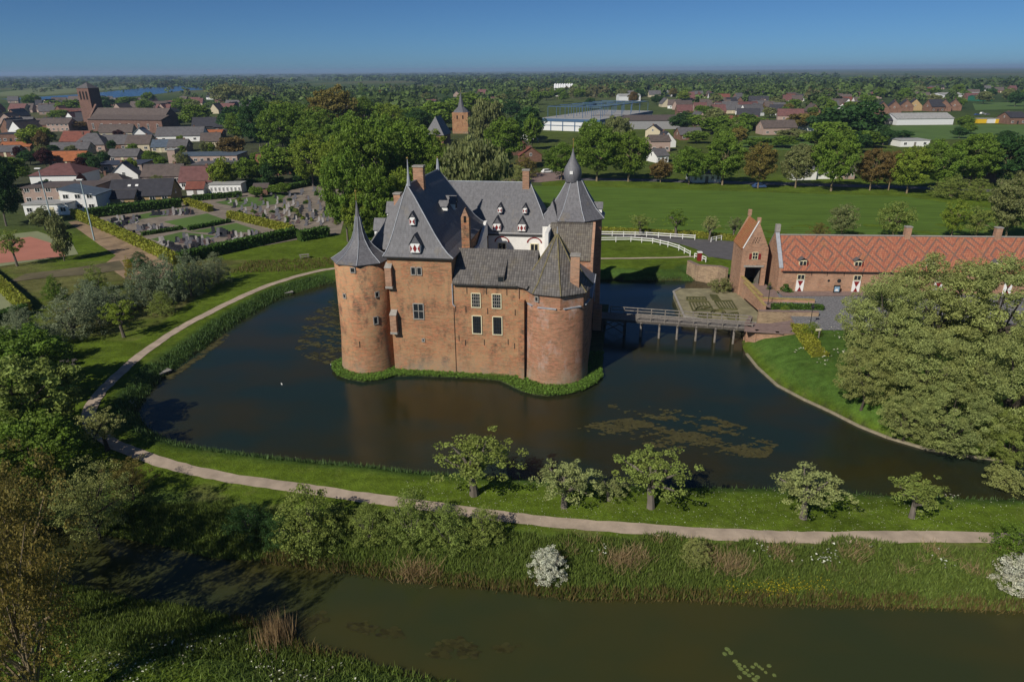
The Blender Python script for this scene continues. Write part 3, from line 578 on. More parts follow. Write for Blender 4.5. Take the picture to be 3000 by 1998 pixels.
for x, z in ((9.6, 10.9), (12.0, 10.9), (14.5, 10.9), (9.4, 8.5), (12.1, 8.4), (15.5, 8.4), (8.1, 8.5), (14.6, 4.5), (8.4, 4.7), (11.6, 4.3), (15.4, 4.0), (9.2, 4.1)):
    m = MB(); m.box(x, -.03, z, .07, .05, .75); m.build("wall_anchor", M['iron'], CA)
m = MB(); m.tube([(7.82, -.12, 12.1), (7.82, -.12, 9.5), (8.1, -.1, 9.2)], [.07] * 3, 6); m.build("downpipe", M['lead'], CA)
m = MB(); m.tube([(7.9, -.06, 9), (7.9, -.06, .5)], [.03, .03], 5); m.build("conduit", M['iron'], CA)
chim(8.6, 5.0, 14.5, 19.2, 1.0, .9, M['brick'], cap=False)
m = MB(); m.prism([(8.1, 4.55), (9.1, 4.55), (9.1, 5.45), (8.1, 5.45)], 19.2, 20.3, [(8.55, 4.55), (8.65, 4.55), (8.65, 5.45), (8.55, 5.45)]); c = m.build("chimney_gable", M['brick_farm'], CA)
m = MB(); m.box(8.6, 4.53, 18.6, .3, .05, .8); m.build("chimney_opening", M['dark'], c)
# courtyard walls, white
m = MB(); m.box(8.1, 14.0, 9, .4, 12, 4.4); m.prism([(8.3, 8), (8.34, 8), (8.34, 20), (8.3, 20)], 9, 13.2); m.build("courtyard_side_wall", M['white'], CA)
m = MB(); m.prism([(7.95, 20.4), (8.35, 20.4), (8.35, 14.5), (7.95, 14.5)], 13.4, 15.6, [(7.95, 20.4), (8.35, 20.4), (8.35, 19.6), (7.95, 19.6)]); m.build("courtyard_gable", M['white'], CA)
m = MB(); m.box(12.4, 22.4, 3, 8.6, .8, 10.5); m.build("courtyard_wall", M['white'], CA)
for x in (10.2, 15.1):
    cwin(x, 11.3, 1.15, 1.3, M['cream'], 2, 1, 21.96)
    m = MB()
    for k in range(9): a0, a1 = math.pi * k / 9, math.pi * (k + 1) / 9; m.quad(*[(x + r * math.cos(a), 21.93, 12.1 + r * .75 * math.sin(a)) for r, a in ((.95, a0), (1.15, a0), (1.15, a1), (.95, a1))])
    m.build("arch_band", M['red'], CA)
# rear wing
m = MB(); m.box(7.4, 26.2, B0, 19.0, 7.6, 13.4 - B0); m.build("rear_wing_wall", M['brick'], CA)
pf = [(0, 13.3), (.12, 14.1), (.45, 16.7), (1, 20.3)]
m = MB(); m.hip((-2.4, 17.4, 21.9, 30.3), ((1, 26.2), (13.9, 26.2)), pf, 'x'); rr = m.build("rear_roof", M['slate'], CA)
m = MB(); m.tube([(1, 26.2, 20.32), (14, 26.2, 20.32)], [.1, .1], 5)
for cy in (21.9,): m.tube([(17.4 + (13.9 - 17.4) * t, cy + (26.2 - cy) * t, z + .03) for t, z in pf], [.06] * 4, 5)
m.build("ridge_lead", M['lead'], rr)
m = MB(); m.box(12.3, 21.85, 13.12, 9.8, .14, .14); m.build("gutter", M['iron'], CA)
chim(13.3, 26.0, 18, 22.1, 1.0, .8)
for x in (9.45, 13.2): dormer(x, 21.85, 13.85, 1.2, 1.0, 2.4); dormer(x + .3, 23.0, 16.3, .65, .75, 2.2, n=1)
# east range: lean to roof, curtain wall
m = MB(); m.box(21.0, 17.8, B0, 5.9, 5.0, 11.6 - B0); m.build("east_wing_wall", M['brick_red'], CA)
m = MB(); m.quad((17.7, 15.1, 11.55), (23.8, 15.1, 11.55), (23.8, 19.5, 15.5), (17.7, 19.5, 15.5)); m.quad((17.7, 15.1, 11.4), (17.7, 19.5, 15.35), (23.8, 19.5, 15.35), (23.8, 15.1, 11.4))
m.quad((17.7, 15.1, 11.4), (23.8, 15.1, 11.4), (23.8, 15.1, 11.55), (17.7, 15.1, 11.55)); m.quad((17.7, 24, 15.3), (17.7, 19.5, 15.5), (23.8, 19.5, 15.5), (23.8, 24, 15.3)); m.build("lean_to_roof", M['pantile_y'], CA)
m = MB(); m.quad((17.72, 15.3, 8), (17.72, 15.3, 11.4), (17.72, 19.5, 15.3), (17.72, 23, 15.3), (17.72, 23, 8)); m.build("white_side_wall", M['white'], CA)
m = MB(); m.box(17.6, 19.3, 8, .5, 7.9, 7.1); m.build("white_side_wall", M['white'], CA)
m = MB(); m.box(23.95, 17.4, B0, .35, 4.6, 11.9 - B0); m.prism([(23.78, 15.1), (24.13, 15.1), (24.13, 19.7), (23.78, 19.7)], 11.9, 12.0, None)
m.quad((24.13, 15.1, 12), (24.13, 19.7, 12), (24.13, 19.7, 15.9)); m.quad((23.78, 15.1, 12), (23.78, 19.7, 15.9), (23.78, 19.7, 12)); m.quad((23.78, 15.1, 12.001), (24.13, 15.1, 12.001), (24.13, 19.7, 15.9), (23.78, 19.7, 15.9)); m.build("gable_coping_wall", M['brick_farm'], CA)
m = MB(); m.box(23.9, 9.5, B0, .8, 12.0, 9.6 - B0); m.build("curtain_wall", M['brick_red'], CA)
m = MB(); m.quad((24.5, 4.5, 9.55), (24.5, 15.2, 9.55), (20.5, 15.2, 12.3), (20.5, 4.5, 12.3)); m.quad((24.5, 4.5, 9.4), (20.5, 4.5, 12.15), (20.5, 15.2, 12.15), (24.5, 15.2, 9.4)); m.build("curtain_roof", M['slate'], CA)
m = MB(); m.beam((24.56, 4.5, 9.5), (24.56, 15.3, 9.5), .14, .14); m.tube([(24.5, 15.4, 9.4), (24.5, 15.4, 5.6)], [.06, .06], 6); m.build("gutter", M['lead'], CA)
# corner tower on the right: round base, octagonal top
T2 = (20.25, 2.2); m = MB(); m.lathe([(4.25, B0), (4.1, 2), (4.05, 9.6), (4.0, 9.95)], *T2, 44); m.build("round_tower", M['brick_red'], CA, True)
m = MB(); m.lathe([(4.1, 9.95), (4.1, 11.75)], *T2, 8, R(-78)); m.build("octagon_storey", M['brick_red'], CA)
m = MB()
for k in range(8):
    a = R(-78 + 45 * k + 22.5); m.box(T2[0] + 3.9 * math.cos(a), T2[1] + 3.9 * math.sin(a), 9.97, 2.3, .3, .12, a + R(90))
m.build("stone_ledge", M['lead'], CA)
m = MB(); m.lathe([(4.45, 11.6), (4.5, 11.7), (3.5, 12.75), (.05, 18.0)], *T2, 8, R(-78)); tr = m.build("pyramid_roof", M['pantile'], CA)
m = MB()
for k in range(8):
    a = R(-78 + 45 * k); m.tube([(T2[0] + r * math.cos(a), T2[1] + r * math.sin(a), z + .03) for r, z in ((4.5, 11.7), (3.5, 12.75), (.06, 18.0))], [.09] * 3, 5)
m.build("ridge_tile", plain("lichen_ridge", (.2, .17, .09), .9, .4, 2), tr)
m = MB(); m.tube([(*T2, 17.8), (*T2, 18.9)], [.1, .03], 6); m.build("finial", M['lead'], tr)
chim(22.6, .2, 9.5, 16.0, 1.05, 1.0)
for a, z, w, h in ((-119, 11.0, .45, .6), (-150, 7.2, .6, 1.7)): r = 4.04; cwin(0, z, w, h, M['stone'], 1, 1, pos=(T2[0] + r * math.cos(R(a)), T2[1] + r * math.sin(R(a)), z), rz=R(a + 90))
m = MB(); m.box(16.35, -.3, B0, .7, 1.0, 11.0); m.build("buttress", M['brick'], CA)
m = MB(); m.tube([(15.75, -.12, 12.0), (15.95, -.12, 11.7), (15.95, -.12, .4)], [.06] * 3, 6); m.build("downpipe", M['brick_farm'], CA)
m = MB(); m.quad((15.6, -.4, 12.25), (17.0, -.8, 12.0), (18.6, 3.0, 14.4), (16.0, 3.4, 15.3)); m.build("roof_apron", M['pantile'], CA)
# great octagonal tower with onion spire
T3 = (20.6, 25.6); m = MB(); m.lathe([(4.75, B0), (4.55, 15.7)], *T3, 8, R(22.5)); m.build("great_tower", M['brick_red'], CA)
m = MB(); m.lathe([(4.95, 15.5), (5.0, 15.65), (3.6, 17.0), (2.3, 18.9), (1.15, 20.9)], *T3, 8, R(22.5)); gt = m.build("tower_roof", M['slate2'], CA)
m = MB()
for k in range(8):
    a = R(22.5 + 45 * k); m.tube([(T3[0] + r * math.cos(a), T3[1] + r * math.sin(a), z + .02) for r, z in ((5, 15.66), (3.6, 17.0), (2.3, 18.9), (1.15, 20.9))], [.06] * 4, 5)
m.build("ridge_lead", M['lead'], gt)
TO = (T3[0] - .3, T3[1] - .3); m = MB(); m.lathe([(1.05, 20.7), (1.15, 21.0), (1.3, 21.5), (1.32, 22.1), (1.15, 22.7), (.75, 23.4), (.35, 24.2), (.12, 25.0), (.03, 25.6)], *TO, 16); on = m.build("onion_spire", slate("onion_slate", (.15, .15, .165), .1), CA, True)
m = MB(); m.box(TO[0] - .1, TO[1] - 1.3, 21.9, .45, .2, .45); m.build("lucarne", M['wpaint'], on)
m = MB(); m.tube([(*TO, 25.4), (*TO, 26.9)], [.05, .03], 6); m.lathe([(.01, 26.5), (.18, 26.65), (.01, 26.8)], *TO, 8); m.build("finial", M['gold'], on)
dormer(T3[0] + 4.2, T3[1], 16.2, .8, .8, 1.2, R(90), shut=False)
m = MB(); m.hip((16.2, 18.9, 20.9, 26), ((17.6, 23), (17.6, 26)), [(0, 14.9), (1, 18.2)]); m.build("link_roof", M['slate2'], CA)
m = MB(); m.box(17.5, 23.4, 9, 2.2, 4.8, 5.9); m.build("link_wall", M['white'], CA)
m = MB(); m.box(25.0, 16.0, 1.3, 1.2, 2.2, 3.2); m.build("entrance_porch", M['brick_red'], CA)
# ------------------------------------------------------------------ timber bridge
BR = empty("timber_bridge", (12.5, 94.6, 0), 0, "long weathered timber footbridge on piles crossing the moat to the castle", "bridge")
def bl(x, y, z): return (x - 12.5, y - 94.6, z)
A0, A1, Dp = Vector((11.5, 95.2, 2.45)), Vector((33.6, 89.9, 2.45)), Vector((.23, .97, 0))
def bp(t, s, z=0): p = A0 + (A1 - A0) * t + Dp * s; return bl(p.x, p.y, p.z + z)
m = MB(); n = 90
for i in range(n):
    t = (i + .5) / n; m.beam(bp(t, -1.35, random.uniform(-.015, .015)), bp(t, 1.35), .235, .09)
m.build("deck", M['timber'], BR)
for s in (-1.25, 0, 1.25): m = MB(); m.beam(bp(0.05, s, -.22), bp(1, s, -.22), .22, .3); m.build("girder", M['timber_d'], BR)
for s in (1.3, -1.3):
    for z in (.55, 1.0): m = MB(); m.beam(bp(.13 if s > 0 else .3, s, z), bp(1, s, z), .07, .12); m.build("rail", M['timber'], BR)
    for i in range(11):
        t = .13 + .87 * i / 10
        if s < 0 and t < .29: continue
        m = MB(); m.beam(bp(t, s, -.3), bp(t, s, 1.08), .12, .12); m.build("post", M['timber'], BR)
for t in (.335, .45, .56, .675, .79, .90):
    for s in (-1.3, 1.3):
        m = MB(); a = bp(t, s, 0); m.tube([(a[0], a[1], -1), (a[0], a[1], 2.2)], [.17, .15], 8); m.build("pile", M['timber'], BR)
    m = MB(); m.beam(bp(t, -1.6, -.45), bp(t, 1.6, -.45), .2, .2); m.build("cross_beam", M['timber_d'], BR)
for t in (.09, .23):
    for s in (-1.3, 1.3): m = MB(); a = bp(t, s, 0); m.tube([(a[0], a[1], -1), (a[0], a[1], 2.3)], [.13, .13], 8); m.build("pile", M['timber_d'], BR)
for s in (-1.3, 1.3):
    for z0, z1 in ((.3, 2.1), (2.1, .3)):
        a, b = bp(.09, s), bp(.23, s); m = MB(); m.beam((a[0], a[1], z0), (b[0], b[1], z1), .1, .1); m.build("brace", M['timber_d'], BR)
# ------------------------------------------------------------------ garden terrace, walls, forecourt
tz = 1.05; ter = [at(1548, 671, tz), at(1573, 728, tz), (34.0, 93.9), (38.0, 95.3), (38.8, 108.3), (34.5, 112.0), (29.0, 112.2)]
m = MB(); m.prism([tuple(p) for p in ter], -1, tz); tag(m.build("garden_terrace", plain("terrace_gravel", (.255, .23, .14), .95, .4, .6)), kind="structure")
m = MB()
for a, b in zip(ter[:3], ter[1:3] + ter[3:4]): m.beam((*a, tz + .06), (*b, tz + .06), .3, .16)
m.beam((*ter[0], tz + .06), (*ter[-1], tz + .06), .3, .16)
tag(m.build("terrace_kerb", M['stone']), "pale stone kerb edging the knot garden terrace by the moat", "kerb")
hm = leafmat("box_hedge", (.17, .19, .08), .1)
def hedge(name, pts, w, h, mat, label, cat="hedge", z=GZ, leaf=.12, dens=26, parent=None, rnd=.0):
    """clipped hedge: inner box plus leaf shell"""
    V = []; mb = MB(); tot = 0
    for a, b in zip(pts[:-1], pts[1:]):
        a = Vector((a[0], a[1])); b = Vector((b[0], b[1])); L = (b - a).length; d = (b - a) / max(L, .01); s = Vector((-d.y, d.x))
        mb.beam((a.x, a.y, z + h / 2), (b.x, b.y, z + h / 2), w * .86, h * .93)
        n = int(dens * L * (2 * h + w)); u = RNG.uniform(0, L, n); k = RNG.uniform(0, 2 * h + w, n)
        off = np.where(k < h, -w / 2, np.where(k < h + w, k - h - w / 2, w / 2)); zz = np.where(k < h, k, np.where(k < h + w, h, 2 * h + w - k))
        off = off + RNG.normal(0, .05, n) + rnd * np.sin(u * 1.7) * .1; zz = zz + RNG.normal(0, .05, n) + rnd * .1 * np.sin(u * .9 + a.x)
        c = np.stack([a.x + d.x * u + s.x * off, a.y + d.y * u + s.y * off, z + np.maximum(zz, .02)], 1); V.append(c)
    c = np.concatenate(V); q = RNG.normal(size=(len(c), 4, 3)); q = q / np.linalg.norm(q, axis=2, keepdims=True)
    e1, e2 = q[:, 0], np.cross(q[:, 0], q[:, 1]); e2 /= np.linalg.norm(e2, axis=1, keepdims=True) + 1e-6; e1 = e1 * leaf; e2 = e2 * leaf
    P = np.stack([c - e1 - e2 * .6, c + e1 - e2 * .6, c + e1 + e2 * .6, c - e1 + e2 * .6], 1).reshape(-1, 3)
    me = np_mesh(name, P, 4, mat, RNG.random(len(c))); o = mesh_obj(name, me, parent)
    if parent is None: tag(o, label, cat)
    core = mb.build("inner_growth", mat, o); return o
def tp(a, b): return at(1294.7 + a * .2251, 470.8 + b * .2252, tz + .1)
KG = empty("knot_garden", (*tp(1500, 1040), 0), 0, "low clipped box knot garden in patterned beds on the moat terrace", "garden beds")
def bed(pts, n=0):
    P = [Vector((*tp(a, b), 0)) - KG.location for a, b in pts]; m = MB(); z = tz + .02
    for a, b in zip(P, P[1:] + P[:1]): m.beam((a.x, a.y, z + .1), (b.x, b.y, z + .1), .14, .2)
    for k in range(1, n):
        f = k / n
        if len(P) == 4: a = P[0].lerp(P[1], f); b = P[3].lerp(P[2], f); m.beam((a.x, a.y, z + .1), (b.x, b.y, z + .1), .11, .16)
    m.build("box_edging", hm, KG)
for k in ([(1260, 945), (1450, 945), (1460, 972), (1262, 972)], [(1285, 990), (1480, 990), (1515, 1045), (1325, 1085)], [(1500, 920), (1570, 925), (1600, 970), (1530, 970)], [(1545, 985), (1720, 980), (1775, 1070), (1600, 1060)], [(1390, 1110), (1500, 1110), (1510, 1150), (1370, 1150)], [(1640, 1120), (1780, 1100), (1785, 1170), (1690, 1165)]): bed(k, 6)
bed([(1580 + 75 * math.cos(a), 1100 + 28 * math.sin(a)) for a in np.linspace(0, 6.28, 14)[:-1]]); bed([(1580 + 50 * math.cos(a), 1100 + 17 * math.sin(a)) for a in np.linspace(0, 6.28, 14)[:-1]])
bed([(1440 + 95 * math.cos(a), 1085 + 50 * math.sin(a)) for a in np.linspace(3.3, 6.1, 8)])
def wall(name, pts, z0, z1, th, mat, label, cope=None, cat="wall"):
    m = MB(); c = MB()
    for a, b in zip(pts[:-1], pts[1:]):
        za, zb = (a[2] if len(a) > 2 else z1), (b[2] if len(b) > 2 else z1); d = (Vector(b[:2]) - Vector(a[:2])).normalized(); s = Vector((-d.y, d.x)) * th / 2; e = d * th * .45
        A, B = Vector(a[:2]) - e, Vector(b[:2]) + e; k = len(m.v)
        m.v += [(A.x - s.x, A.y - s.y, z0), (B.x - s.x, B.y - s.y, z0), (B.x + s.x, B.y + s.y, z0), (A.x + s.x, A.y + s.y, z0), (A.x - s.x, A.y - s.y, za), (B.x - s.x, B.y - s.y, zb), (B.x + s.x, B.y + s.y, zb), (A.x + s.x, A.y + s.y, za)]
        for f in ((0, 1, 5, 4), (1, 2, 6, 5), (2, 3, 7, 6), (3, 0, 4, 7), (4, 5, 6, 7)): m.f.append(tuple(k + i for i in f)); m.m.append(0)
        c.beam((A.x, A.y, za + .05), (B.x, B.y, zb + .05), th + .1, .1)
    o = tag(m.build(name, mat), label, cat)
    if cope: c.build("coping", cope, o)
    return o
M['mosscope'] = plain("lichen_coping", (.36, .27, .10), .95, .35, 1.5); M['wallp'] = brick("old_wall_brick", (.36, .25, .17), (.38, .28, .18), (.2, .14, .1))
wall("brick_wall", [(33.0, 123.2, 2.9), (34.0, 120.2, 2.9), (37.0, 117.6, 3.4), (37.6, 115.5, 3.6)], -1, 3, .5, M['wallp'], "brown brick quay wall between the meadow bank and the gatehouse", M['paver'])
wall("brick_wall", [(38.0, 108.2, 4.2), (38.2, 104, 3.9), (38.4, 100.2, 3.6)], -1, 3, .45, M['brick_farm'], "brick garden wall with orange lichen coping below the gatehouse", M['mosscope'])
wall("brick_wall", [at(1711, 660, 3.5) + (4.2,), at(1758, 702, 3.4) + (3.4,)], 2, 3, .35, M['brick_farm'], "sloping ramp wall with orange lichen coping beside the paved ramp", M['mosscope'])
wall("brick_wall", [(38.4, 100.2), (46.0, 99.0)], -.5, 3.15, .45, M['brick_farm'], "low brick wall across the end of the paved ramp", M['mosscope'])
wall("brick_wall", [(36.0, 93.6), (44.0, 92.9)], 1, 3.35, .45, M['wallp'], "pale low brick wall behind the bridge landing", M['paver'])
wall("brick_wall", [(34.4, 92.6, 2.68), (33.3, 90.6, 2.68), (33.0, 88.8, 2.68), (33.5, 87.2, 2.68), (36.0, 86.4, 2.68), (39.5, 86.1, 2.68)], -1, 2.6, .5, M['brick_farm'], "curved brick abutment wall at the landward end of the bridge", M['paver'])
m = MB(); P = [at(u, v, 0) for u, v in ((1716, 815), (1740, 845), (1786, 887), (1846, 919), (1907, 947), (1974, 981), (2039, 1007), (2127, 1033), (2207, 1048), (2259, 1053), (2354, 1068), (2500, 1085))]
for a, b in zip(P[:-1], P[1:]): m.beam((*a, -.05), (*b, -.05), .3, .5)
tag(m.build("bank_revetment", plain("pale_revetment", (.30, .26, .18), .95, .3, 2)), "pale low revetment along the forecourt bank of the moat", "revetment")
hedge("clipped_hedge", [(38.8, 96.6), (46.2, 95.9)], 1.2, 1.0, LF['hedge'], "narrow green hedge between the two low walls by the bridge landing", z=2.35)
cz = GZ + 1.18
def flat(name, px, dz, mat, z=2.65): m = MB(); m.quad(*[(*at(u, v, z), z + dz) for u, v in px]); return tag(m.build(name, mat), kind="structure")
flat("paved_ramp", [(1711, 744), (1711, 764), (1800, 770), (1842, 752), (1798, 700), (1786, 672), (1752, 650), (1712, 655), (1716, 664), (1758, 706), (1812, 722), (1820, 738), (1770, 745)], .10, M['paver'], 2.6)
def cobmat():
    t = NT("cobbles"); v = t.tc(); n = t.add("ShaderNodeTexVoronoi"); n.inputs["Scale"].default_value = 3.5; t.link(v, n.inputs["Vector"])
    b = t.noise(v, .5, 4); c = t.mix(1.0, t.mix(b, (.22, .225, .24), (.27, .265, .27)), t.ramp(n.outputs["Distance"], [(.0, 1.15), (.6, .6)]), 'MULTIPLY'); return t.out(c, .85, n.outputs["Distance"], .5, .03, .3)
flat("cobbled_yard", [(1786, 676), (1830, 750), (1880, 760), (2500, 760), (2500, 676), (1940, 676)], .08, cobmat())
flat("brick_border", [(1786, 671), (2400, 673), (2400, 679), (1830, 683), (1800, 683)], .13, M['paver'])
# ------------------------------------------------------------------ gatehouse and farm wing
def xwin(par, x, y, z, w, h, frame, nx=2, nz=2, rz=0, pane=None):
    o = empty("window", (x, y, z), rz); o.parent = par; f = MB(); t = .09
    for s in (-1, 1): f.box(s * w / 2, 0, -h / 2 - t / 2, t, .12, h + t); f.box(0, 0, s * h / 2 - t / 2, w + t - .004, .125, t)
    for i in range(1, nx): f.box(-w / 2 + w * i / nx, 0, -h / 2, .06, .10, h)
    for i in range(1, nz): f.box(0, 0, -h / 2 + h * i / nz, w, .098, .06)
    f.build("frame", frame, o); p = MB(); p.box(0, 0, -h / 2, w, .04, h); p.build("pane", pane or M['glass'], o); return o
GH = empty("gatehouse", (37.6, 108.4, 2.4), R(-4), "tall narrow brick gatehouse with orange tiled roof and open gateway", "gatehouse")
W_, D_ = 4.1, 6.2; E_, T_ = 6.5, 10.6
m = MB()
for x0, x1, z0, z1 in ((0, .75, -2.5, E_), (3.35, W_, -2.5, E_), (.75, 3.35, 3.4, E_)): m.box((x0 + x1) / 2, .2, z0, x1 - x0, .4, z1 - z0)
m.box(.2, 3.3, -2.5, .4, 5.8, E_ + 2.5); m.box(W_ - .2, 3.3, -2.5, .4, 5.8, E_ + 2.5); m.box(W_ / 2, D_ - .2, -2.5, W_ - .8, .4, E_ + 2.5); m.build("wall", M['brick_farm'], GH)
for y0, y1, hh in ((0, .4, .8), (D_ - .4, D_, 1.0)):
    m = MB(); m.v = [(0, y0, E_), (W_, y0, E_), (W_ / 2, y0, T_ + .35), (0, y1, E_), (W_, y1, E_), (W_ / 2, y1, T_ + .35)]
    m.f = [(0, 1, 2), (5, 4, 3), (0, 2, 5, 3), (1, 4, 5, 2)]; m.m = [0] * 4; m.box(W_ / 2, (y0 + y1) / 2, T_ + .1, .55, .42, hh); m.build("gable", M['brick_farm'], GH)
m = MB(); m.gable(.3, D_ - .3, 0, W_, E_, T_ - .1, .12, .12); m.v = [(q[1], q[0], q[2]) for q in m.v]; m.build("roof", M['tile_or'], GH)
m = MB(); m.beam((0, -.03, E_ + .05), (W_ / 2, -.03, T_ + .4), .12, .14); m.build("verge", M['wpaint'], GH)
m = MB(); m.box(2.05, .9, -.2, 2.6, .1, 3.6); m.build("gateway_shadow_door", M['dark'], GH) if False else None
m = MB(); m.box(.82, 1.9, 0, .07, 2.4, 3.1); m.build("gate_leaf", M['timber_d'], GH); m = MB(); m.box(3.28, 1.9, 0, .07, 2.4, 3.1); m.build("gate_leaf", M['timber'], GH)
m = MB(); m.box(2.05, .0, 3.4, 3.2, .2, .3); m.build("lintel", M['stone'], GH)
xwin(GH, 2.05, -.04, 5.3, .85, 1.15, M['cream'])
for s in (-1, 1): m = MB(); m.box(2.05 + s * .72, -.05, 4.75, .4, .06, .9); m.build("shutter", M['red'], GH)
for k, x in enumerate((1.55, 1.95, 2.35)):
    for j in range(3): m = MB(); m.box(x + j * .12 - .1, -.02, 7.4 + j * .35, .1, .06, .22); m.build("dove_hole", M['dark'], GH)
FA = empty("farm_wing", (42.9, 105.2, 2.4), R(-4.5), "long low brick farm wing with red tiled roof in dark diamond pattern", "farm building")
L_, FD = 68.0, 9.0; FE, FT = 3.75, 8.25
m = MB(); m.gwall(0, L_, 0, FD, -2, FE, FT + .2); m.build("wall", M['brick_farm'], FA)
m = MB(); m.gable(.25, L_, 0, FD, FE, FT, .2, .15); m.v = [(q[0], q[1], q[2]) for q in m.v]
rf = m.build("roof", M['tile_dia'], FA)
rf.location = (0, 0, 0)
m = MB(); m.gwall(-.22, .3, -.05, FD + .05, -1.99, FE + .4, FT + .75); m.build("parapet_gable", M['brick_farm'], FA)
m = MB()
for y0 in (-.1, FD + .1): m.beam((.04, y0, FE + .35), (.04, FD / 2, FT + .82), .62, .08)
m.build("parapet_coping", M['lead'], FA); m = MB(); m.box(.05, FD / 2, FT + .7, .7, .7, 1.2); m.build("chimney", M['stone'], FA)
m = MB(); m.box(L_ / 2, FD / 2, FT + .12, L_ - .6, .3, .16); m.build("ridge_tile", M['stone'], FA)
for x in (20.4, 34.2, 45.0, 58): m = MB(); m.box(x, FD / 2, FT - .3, .9, .8, 1.9); c = m.build("chimney", M['brick_farm'], FA); m = MB(); m.box(x, FD / 2, FT + 1.6, 1.05, .95, .15); m.build("chimney_cap", M['stone'], c)
m = MB(); m.box(L_ / 2, -.28, FE - .22, L_ - .5, .14, .14); m.build("gutter", M['iron'], FA)
for x in (3.5, 12.0, 23.0, 33.0, 43.0):
    o = empty("dormer", (x, .55, 4.35), 0); o.parent = FA; m = MB(); m.box(0, .8, -.2, 1.15, 1.6, 1.05); m.build("cheek", M['cream'], o)
    m = MB(); m.gable(-.1, 1.9, -.65, .65, .85, 1.25, .06, .06); m.v = [(q[1], q[0], q[2]) for q in m.v]; m.build("dormer_roof", RF['grey'], o)
    for s in (-1, 1): m = MB(); m.box(s * .27, -.02, -.05, .42, .05, .75); m.build("pane", M['glass'], o)
    m = MB(); m.box(.68, .0, -.1, .12, .3, .65); m.build("shutter", M['red'], o)
for x in (3.3, 12.0, 24.5, 35.0):
    d = empty("door", (x, -.06, .05), 0); d.parent = FA; m = MB(); m.box(0, 0, 0, 1.2, .12, 2.1); m.build("leaf", M['wpaint'], d)
    m = MB(); m.quad((-.45, -.08, .08), (.45, -.08, .08), (0, -.08, 1.05)); m.quad((-.45, -.08, 2.02), (0, -.08, 1.05), (.45, -.08, 2.02)); m.build("hourglass_panel", M['red'], d)
    xwin(FA, x, -.06, 2.65, 1.1, .8, M['cream'], 2, 1)
for x, r in ((7.7, .2), (9.3, .32), (14.5, .3), (18, .3)):
    m = MB(); m.v = [(x + r * math.cos(a), -.03, 2.1 + r * math.sin(a)) for a in np.linspace(0, 2 * math.pi, 13)[:-1]] + [(x, -.05, 2.1)]
    m.f = [(i, (i + 1) % 12, 12) for i in range(12)]; m.m = [0] * 12; m.build("round_window", M['glass'], FA)
for x in (4.9, 7.3, 9.9, 12.7, 15.5): m = MB(); m.box(x, -.03, 2.9, .07, .05, .7); m.build("wall_anchor", M['iron'], FA)
sb = empty("notice_board", (51.6, 103.6, 2.7), R(-4), "dark notice board with pale poster against the farm wall", "notice board")
m = MB(); m.box(0, 0, .1, 1.0, .08, 1.25); m.build("board", M['iron'], sb); m = MB(); m.box(0, -.05, .3, .75, .02, .8); m.mi = 1; m.quad((-.3, -.065, .4), (.3, -.065, .4), (.1, -.065, .75), (-.15, -.065, .72)); m.build("poster", [plain("poster_blue", (.25, .4, .55)), M['wpaint']], sb)
for s in (-1, 1): m = MB(); m.box(s * .42, 0, -.1, .07, .07, .2); m.build("leg", M['iron'], sb)
def lantern(x, y, z, label):
    o = empty("lamp_post", (x, y, z), 0, label, "lamp post"); m = MB(); m.tube([(0, 0, 0), (0, 0, .5), (0, 0, 2.5)], [.1, .055, .045], 8); m.build("post", M['iron'], o)
    m = MB(); m.prism([(-.12, -.12), (.12, -.12), (.12, .12), (-.12, .12)], 2.5, 2.85, [(-.2, -.2), (.2, -.2), (.2, .2), (-.2, .2)]); m.build("lantern_glass", M['glass'], o)
    m = MB(); m.prism([(-.23, -.23), (.23, -.23), (.23, .23), (-.23, .23)], 2.85, 3.1, [(-.04, -.04), (.04, -.04), (.04, .04), (-.04, .04)]); m.build("lantern_cap", M['iron'], o)
lantern(*at(1862, 748, 2.7), 2.6, "black lantern post at the near edge of the cobbled yard"); lantern(*at(1765, 700, 2.7), 2.6, "black lantern post on the paved ramp behind the low wall")
x, y = at(1877, 780, 2.5); sg = empty("signpost", (x, y, 2.5), R(8), "wooden finger signpost beside the yellow hedge", "signpost")
m = MB(); m.box(.25, 0, 0, .12, .12, 1.6); m.build("post", M['timber'], sg); m = MB(); m.box(0, -.08, 1.25, .8, .05, .28); m.build("board", M['cream'], sg)
x, y = at(1607, 598, 1.6); pb = empty("letter_box", (x, y, GZ), 0, "dark red pillar box with white cap beside the end of the white fence", "pillar box")
m = MB(); m.box(0, 0, 0, .75, .75, 1.6); m.build("body", M['red'], pb); m = MB(); m.box(0, 0, 1.6, .9, .9, .14); m.build("cap", M['wpaint'], pb)
# fences
def fence(label, px, step=2.6, h=1.1):
    P = [Vector((*at(u, v, GZ), 0)) for u, v in px]; o = empty("white_fence", (P[0].x, P[0].y, GZ), 0, label, "fence"); Q = []
    for a, b in zip(P[:-1], P[1:]):
        n = max(1, round((b - a).length / step)); Q += [a + (b - a) * k / n for k in range(n)]
    Q.append(P[-1]); Q = [q - P[0] for q in Q]; me = None
    for q in Q:
        if me is None: mm = MB(); mm.box(0, 0, 0, .13, .13, h + .1); p = mm.build("post", M['wpaint'], o); me = p.data
        else: p = mesh_obj("post", me, o)
        p.location = q
    for z in (.55, 1.0):
        mm = MB()
        for a, b in zip(Q[:-1], Q[1:]): mm.beam((a.x, a.y, z), (b.x, b.y, z), .06, .16)
        mm.build("rail", M['wpaint'], o)
fence("white post and rail fence curving along the near side of the drive", [(1330, 556), (1381, 557), (1450, 556), (1500, 560), (1535, 568), (1560, 576), (1586, 590)])
fence("white post and rail fence along the far side of the drive", [(1330, 542), (1381, 543), (1486, 545), (1597, 552)])
